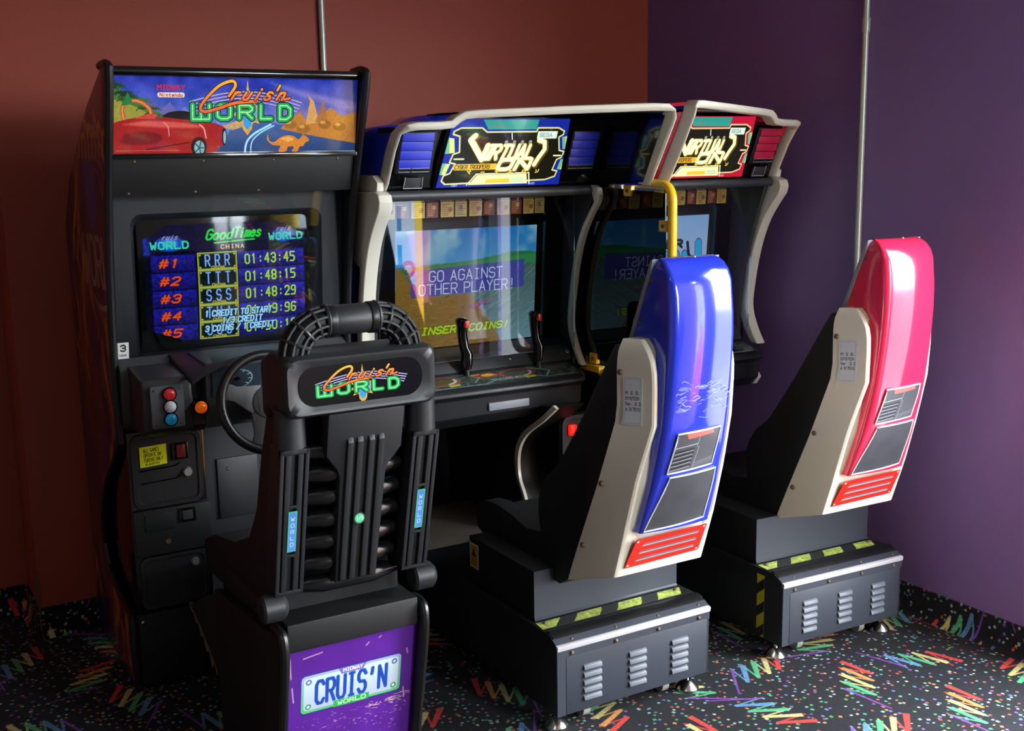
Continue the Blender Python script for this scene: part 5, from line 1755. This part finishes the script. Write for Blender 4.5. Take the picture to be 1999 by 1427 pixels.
def platform(T, mirror):
    def fx(p):
        if not mirror:
            return tuple(p)
        # where the red seat's platform stands, expressed before the seat's own turn
        X, Y = 2.780 + .945 * (p[0] - 1.9195), p[1] + .002 - .040 * (p[0] - 1.9195)
        dx_, dy_ = X - SEAT_T1[0], Y - SEAT_T1[1]
        return (1.918 + dx_ * cos(SEAT_R) + dy_ * sin(SEAT_R), 2.75 - dx_ * sin(SEAT_R) + dy_ * cos(SEAT_R), p[2])

    def NG():
        return G(fx)

    def mquad(nm, TL, TR, BR, BL, m, par, **k):
        return quad(nm, *map(fx, (TL, TR, BR, BL)), m, par, **k)
    # seat platform running back under the console
    def base(x0=1.640, x1=2.199):
        b = NG().prism('x', [(2.582, .060), (2.582, .274), (2.60, .285), (2.622, .300), (3.99, .278), (3.99, .060)], x0, x1).done('platform', M['dark_steel'], T, bevel=.002)
        NG().box(x0 + .03, x1 - .012, 2.577, 2.583, .064, .240).done('louvre_panel', M['grey_steel'], b, bevel=.0015)
        NG().box(x0, x0 + .03, 2.5785, 2.583, .062, .270).done('corner_plate', M['grey_steel'], b)
        NG().box(x0 + .001, x1 - .001, 2.5788, 2.583, .238, .272).done('flange', M['grey_steel'], b)
        NG().prism('x', [(2.576, .262), (2.574, .276), (2.580, .2785), (2.586, .279), (2.586, .262)], x0, x1).done('steel_edge', M['edge_steel'], b, bevel=.001)
        NG().prism('x', [(2.586, .2765), (2.586, .280), (2.604, .2905), (2.604, .287)], x0, x1).done('rear_lip', M['grey_steel'], b)
        NG().prism('x', [(2.606, .288), (2.606, .2925), (2.628, .3045), (2.640, .3045), (2.640, .298)], x0 + .004, x1 - .004).done('rubber_strip', M['blk_rubber'], b)
        for i in range(4):
            x = x0 + .05 + i * .155
            NG().dome((x, 2.5765, .250), (0, -1, 0), .0062, .004, 10, 3).done('screw', M['rust'], b)
            NG().dome((x + .01, 2.594, .285), (0, -.4, 1), .005, .003, 10, 3).done('screw', M['rust'], b)
        sl0 = None
        for cx0 in (1.728, 1.890, 2.048):
            for k in range(5):
                z = .196 - k * .0235
                g = NG()
                g.prism('x', [(2.5775, z + .0085), (2.571, z + .004), (2.5685, z - .006), (2.571, z - .009), (2.5775, z - .0085)], cx0, cx0 + .062)
                g.done('louvre', M['slat_steel'], b, bevel=.0015)
        return b
    b = base()
    # pedestal with bent foot flange and hazard tape
    ped = NG().box(1.657, 2.184, 2.730, 3.125, .296, .452).done('pedestal', M['blk_matt'], T, bevel=.002)
    NG().prism('x', [(2.729, .452), (2.729, .301), (2.722, .3005), (2.722, .304), (2.726, .308), (2.726, .452)], 1.656, 2.185).done('rear_plate', M['grey_steel'], ped)
    mquad('hazard_tape', (1.650, 2.712, .3012), (2.178, 2.712, .3012), (2.186, 2.655, .3020), (1.642, 2.655, .3020), P_haz, b, thick=.001)
    for x in (1.672, 2.155):
        NG().dome((x, 2.695, .302), (0, 0, 1), .008, .006, 10, 3).done('bolt', M['rust'], b)
    NG().box(1.665, 2.175, 3.13, 3.95, .279, .286).done('foot_plate', M['deck'], T, bevel=.002)
    if mirror:
        patch('side_tape', lambda u, v: fx((1.6390, 2.700 - .035 * u, .278 - .215 * v)), 1, 1, P_haz2, b, thick=.001)
    else:
        patch('warning_label', lambda u, v: (1.6562, 3.122 - .055 * u, .432 - .082 * v), 1, 1, P_org, ped, thick=.001, label='orange warning label')
    # adjustable feet and one caster behind
    for x, y in ((1.672, 2.640), (2.150, 2.625), (1.70, 3.90), (2.14, 3.90)):
        g = NG()
        g.tube([(x, y, .0), (x, y, .008), (x, y, .018), (x, y, .034)], [.037, .037, .030, .012], 20)
        g.tube([(x, y, .03), (x, y, .062)], [.0065, .0065], 10)
        g.done('levelling_foot', M['chrome'], T, smooth=30)
    for x in (1.78, 2.075):
        g = NG()
        g.cyl((x - .012, 2.66, .026), (x + .012, 2.66, .026), .026, seg=20)
        g.prism('x', [(2.650, .062), (2.672, .062), (2.668, .022), (2.652, .022)], x - .018, x - .013)
        g.done('caster', M['conduit'], T, smooth=30)


def game_seat(dx, name, label, gel, gellab):
    cx = 1.918
    T = thing(name, label, 'arcade seat', (cx, 2.75, 0), 'moulded seats of the twin cabinets')
    platform(T, dx > 0)
    yb_z = [.45, .494, .64, .76, .90, 1.04, 1.16, 1.25, 1.32, 1.36, 1.385]
    yb_y = [2.490, 2.471, 2.403, 2.357, 2.318, 2.298, 2.288, 2.289, 2.297, 2.315, 2.350]

    def yb(z):
        return interp(z, yb_z, yb_y)

    def rings_body(zs, hwf, hwb, yf, ybk, r, n=5):
        out = []
        for z in zs:
            a, b, y0, y1, q = hwf(z), hwb(z), yf(z), ybk(z), r(z)
            ring = [(cx - a, y0, z)]
            # rear left corner, rounded
            for i in range(n + 1):
                t = i / n * pi / 2
                ring.append((cx - b + q - q * cos(t), y1 + q - q * sin(t), z))
            for x in (-.6, -.3, 0, .3, .6):
                ring.append((cx + x * (b - q), y1 - .010 * (1 - x * x), z))
            for i in range(n + 1):
                t = i / n * pi / 2
                ring.append((cx + b - q + q * sin(t), y1 + q - q * cos(t), z))
            ring.append((cx + a, y0, z))
            out.append(ring)
        return out

    def low(y):
        return .439 + (2.647 - y) * .3125 if y < 2.647 else .439
    # cream shell: flat flanks ending in rounded lips that stand proud beside the coloured pod
    zc = [.439, .465, .494, .55, .60, .65, .70, .75, .787, .83, .87, .91, .95, 1.0, 1.05, 1.09, 1.12, 1.142, 1.158, 1.168, 1.174]
    cf_z = [.439, .5135, .754, .970, 1.134, 1.174]
    cf_y = [2.650, 2.619, 2.509, 2.427, 2.436, 2.425]
    lipz = [.45, .494, .65, .787, .95, 1.08, 1.12, 1.15, 1.174]
    lipy = [2.490, 2.471, 2.418, 2.378, 2.327, 2.322, 2.330, 2.350, 2.380]
    yl = lambda z: interp(z, lipz, lipy)
    hb = lambda z: interp(z, [.45, .65, .80, .95, 1.08, 1.13, 1.16, 1.174], [.158, .158, .154, .138, .141, .142, .140, .136])
    hf = lambda z: interp(z, [.45, .75, .97, 1.10, 1.15, 1.174], [.193, .188, .178, .174, .168, .160])
    lw = .011
    R = []
    for z in zc:
        a, b_, y1, q = hf(z), hb(z), yl(z), lw
        dep = interp(z, [.60, .70, .80, .95, 1.2], [0, .012, .030, .050, .065])
        half = [(-a, interp(z, cf_z, cf_y))]
        for i in range(6):
            t = i / 5 * pi
            half.append((-b_ + q - q * cos(t), y1 + q - q * sin(t) * 1.0))
        half[-1] = (-b_ + 2 * q, y1 + q + min(dep, .004))
        half.append((-.112, max(y1, min(yb(z) + dep, interp(z, cf_z, cf_y) - .004)) if dep > .001 else y1 + .0005))
        half.append((-.04, half[-1][1]))
        if dep < .006:
            half = [half[0]] + [(-b_ + q - q * cos(i / 2 * pi / 2), y1 + q - q * sin(i / 2 * pi / 2)) for i in range(3)] + [(-b_ + 2 * q, y1), (-b_ + 3 * q, y1), (-.112 + .02, y1), (-.08, y1), (-.04, y1)]
        ring = half + [(-x, y) for x, y in half[::-1]]
        R.append([(cx + x, y, max(z, low(y)) if z < .5 else z) for x, y in ring])
    g = G()
    g.loft(R)
    shell = g.done('seat_shell', M['cream'], T, smooth=32)
    # coloured back pod
    zb = [.634, .66, .70, .76, .82, .88, .94, 1.0, 1.06, 1.12, 1.18, 1.24, 1.29, 1.325, 1.35, 1.368, 1.379, 1.385]
    bulge = lambda x: .012 * (x / .11) ** 2
    bhw = lambda z: interp(z, [.634, .70, .80, .95, 1.1, 1.25, 1.34, 1.37, 1.385], [.120, .117, .112, .110, .109, .108, .106, .100, .090])
    byf = lambda z: interp(z, [.634, 1.0, 1.164, 1.287, 1.36, 1.375, 1.385], [2.47, 2.47, 2.457, 2.414, 2.375, 2.366, 2.362])
    g = G()
    g.loft(rings_body(zb, bhw, bhw, byf, lambda z: yb(z) - .004 + (.012 if z > 1.38 else 0), lambda z: interp(z, [.634, .8, 1.3, 1.38], [.008, .022, .024, .012])))
    pod = g.done('back_pod', M[gel], T, smooth=35, label=gellab)
    G().prism('x', [(byf(1.16) - .004, 1.16), (byf(1.36) - .004, 1.36), (byf(1.38), 1.383), (byf(1.38) + .010, 1.38), (byf(1.16) + .012, 1.16)], cx - .1115, cx + .1115).done('front_liner', M['grey_label'], T, bevel=.002)
    # padded black cushion: side profile with bolsters
    prof = [(2.378, 1.166), (2.394, 1.168), (2.414, 1.135), (2.47, 1.045), (2.53, .95), (2.60, .86), (2.655, .785), (2.72, .742), (2.752, .70), (2.770, .655), (2.770, .62), (2.76, .56),
            (2.84, .548), (2.937, .568), (3.03, .577), (3.092, .570), (3.14, .552), (3.158, .51), (3.150, .467), (3.10, .446), (2.655, .430), (2.612, .456), (2.581, .53), (2.466, .769), (2.371, .986), (2.371, 1.150)]
    kq = lambda y, z: interp(z, [.60, .77, .95], [1.0147, 1.0177, 1.0247]) if y < 2.68 else 1.0147
    prof = [(y * kq(y, z), 1.65 - (1.65 - z) * kq(y, z)) for y, z in prof]
    for s_ in (-1, 1):
        xo, xi = cx + s_ * .1935, cx + s_ * .135
        G(lambda p: (cx + (p[0] - cx) * (hf(p[2]) / .193 if p[1] < 2.68 else 1), p[1], p[2])).prism('x', prof, min(xo, xi), max(xo, xi)).done('side_bolster', M['vinyl'], T, bevel=.006, seg=2, ang=30)
    mid = [(2.438, 1.11), (2.47, 1.07), (2.52, .90), (2.61, .72), (2.68, .60), (2.75, .525), (2.95, .522), (3.09, .540), (3.14, .530), (3.155, .49), (3.145, .46), (2.68, .440), (2.58, .62), (2.46, .95)]
    G().prism('x', mid, cx - .136, cx + .136).done('cushion', M['vinyl'], T, bevel=.008, seg=2, ang=35)
    G().box(cx - .17, cx + .17, 2.70, 3.10, .4525, .468).done('seat_pan', M['dark_steel'], T, bevel=.003)
    # bolts through the shell's side
    for z in (1.085, .765, .565):
        y0_, y1_ = interp(z, cf_z, cf_y), yl(z) + lw
        tt = .12
        G().dome((cx - hf(z) + (hf(z) - hb(z)) * tt - .001, y0_ + (y1_ - y0_) * tt, z), (-1, -.3, 0), .0085, .008, 10, 3).done('bolt', M['rust'], shell)
    for z in (1.325, 1.21):
        G().dome((cx - .106, byf(z) - .018, z), (-1, 0, 0), .0065, .005, 10, 3).done('bolt', M['rust'], pod)
    G().dome((cx + .0, 2.335, 1.385), (0, 0, 1), .006, .005, 10, 3).done('bolt', M['chrome'], pod)
    # printed decals lying on the back, following its slope
    def on_back(x, z, off=.0048):
        return (cx + x, yb(z) - off - .010 * max(0, 1 - (x / .10) ** 2) * (1 if z > .62 else 0), z)

    def sheet(nm, quadz, m, lb=None, off=.0062, thick=.001, nu=8, nv=6, par=pod):
        TL, TR, BR, BL = quadz

        def fn(u, v):
            x = (TL[0] * (1 - u) + TR[0] * u) * (1 - v) + (BL[0] * (1 - u) + BR[0] * u) * v
            z = (TL[1] * (1 - u) + TR[1] * u) * (1 - v) + (BL[1] * (1 - u) + BR[1] * u) * v
            return on_back(x, z, off)
        return patch(nm, fn, nu, nv, m, par, thick=thick, label=lb)

    def outline(pts, r, par):
        P = []
        for i in range(len(pts)):
            a, b = pts[i], pts[(i + 1) % len(pts)]
            for k in range(5):
                t = k / 5
                x, z = a[0] * (1 - t) + b[0] * t, a[1] * (1 - t) + b[1] * t
                P.append(on_back(x, z, .0062))
        G().tube(P, r, 6, loop=True, flat=.9).done('decal_outline', M['white'], par)
    q1 = [(-.070, .925), (.072, .930), (.064, .822), (-.084, .812)]
    d1 = sheet('grille_decal', q1, P_dec1, 'grey grille decal in a white outline')
    outline(q1, .0026, d1)
    q2 = [(-.072, .800), (.084, .806), (.090, .650), (-.112, .640)]
    d2 = sheet('grey_decal', q2, P_dec2, 'plain dark grey decal in a white outline')
    outline(q2, .0026, d2)
    if not dx:
        sheet('scuff_marks', [(-.098, 1.075), (.098, 1.08), (.098, .945), (-.098, .935)], P_scuff, 'pale scuff marks', off=.0052)
    sheet('vent_decal', [(-.120, .612), (.124, .618), (.126, .528), (-.132, .520)], P_vent, 'red vent decal with grey slots', off=.001, par=shell)
    # side label
    def sd(u, v):
        t, z = .20 + .58 * u, 1.075 - .130 * v + .004 * u
        # flat flank between the front edge and the lip
        y = interp(z, cf_z, cf_y) * (1 - t) + (yl(z) + lw) * t
        return (cx - (hf(z) + (hb(z) - hf(z)) * t) - .0018, y - .0012, z)
    patch('seat_label', sd, 2, 4, P_msb, shell, thick=.001, label='pale grey label with four lines of text')
    if dx:
        T.location = (SEAT_T1[0], SEAT_T1[1], 0)
        T.rotation_euler = (0, 0, SEAT_R)
    return T


SB = game_seat(0, 'game_seat', 'blue and cream moulded seat with a red vent decal, seen from behind, nearer one', 'blue_gel', 'glossy blue back pod')
SR = game_seat(.862, 'game_seat', 'red and cream moulded seat with a red vent decal, beside the purple wall', 'red_gel', 'glossy red back pod')

# prize machine beside the door, out of the picture but mirrored in the game screens
T = thing('prize_machine', 'yellow prize machine with a pale blue lit side, mirrored in the left fighting screen', 'prize machine', (2.62, .62, 0))
G().box(2.34, 2.90, .34, .93, .05, 1.90).done('body', mat('yellow_cabinet_paint', '#d8b020', .4), T, bevel=.02)
quad('lit_side', (2.90, .936, 1.80), (2.62, .936, 1.80), (2.62, .936, .30), (2.90, .936, .30), P_prize, T, thick=.004, label='backlit side panel')
for x in (2.40, 2.84):
    for y in (.40, .87):
        G().cyl((x, y, 0), (x, y, .052), .02, seg=14).done('foot', M['chrome'], T)
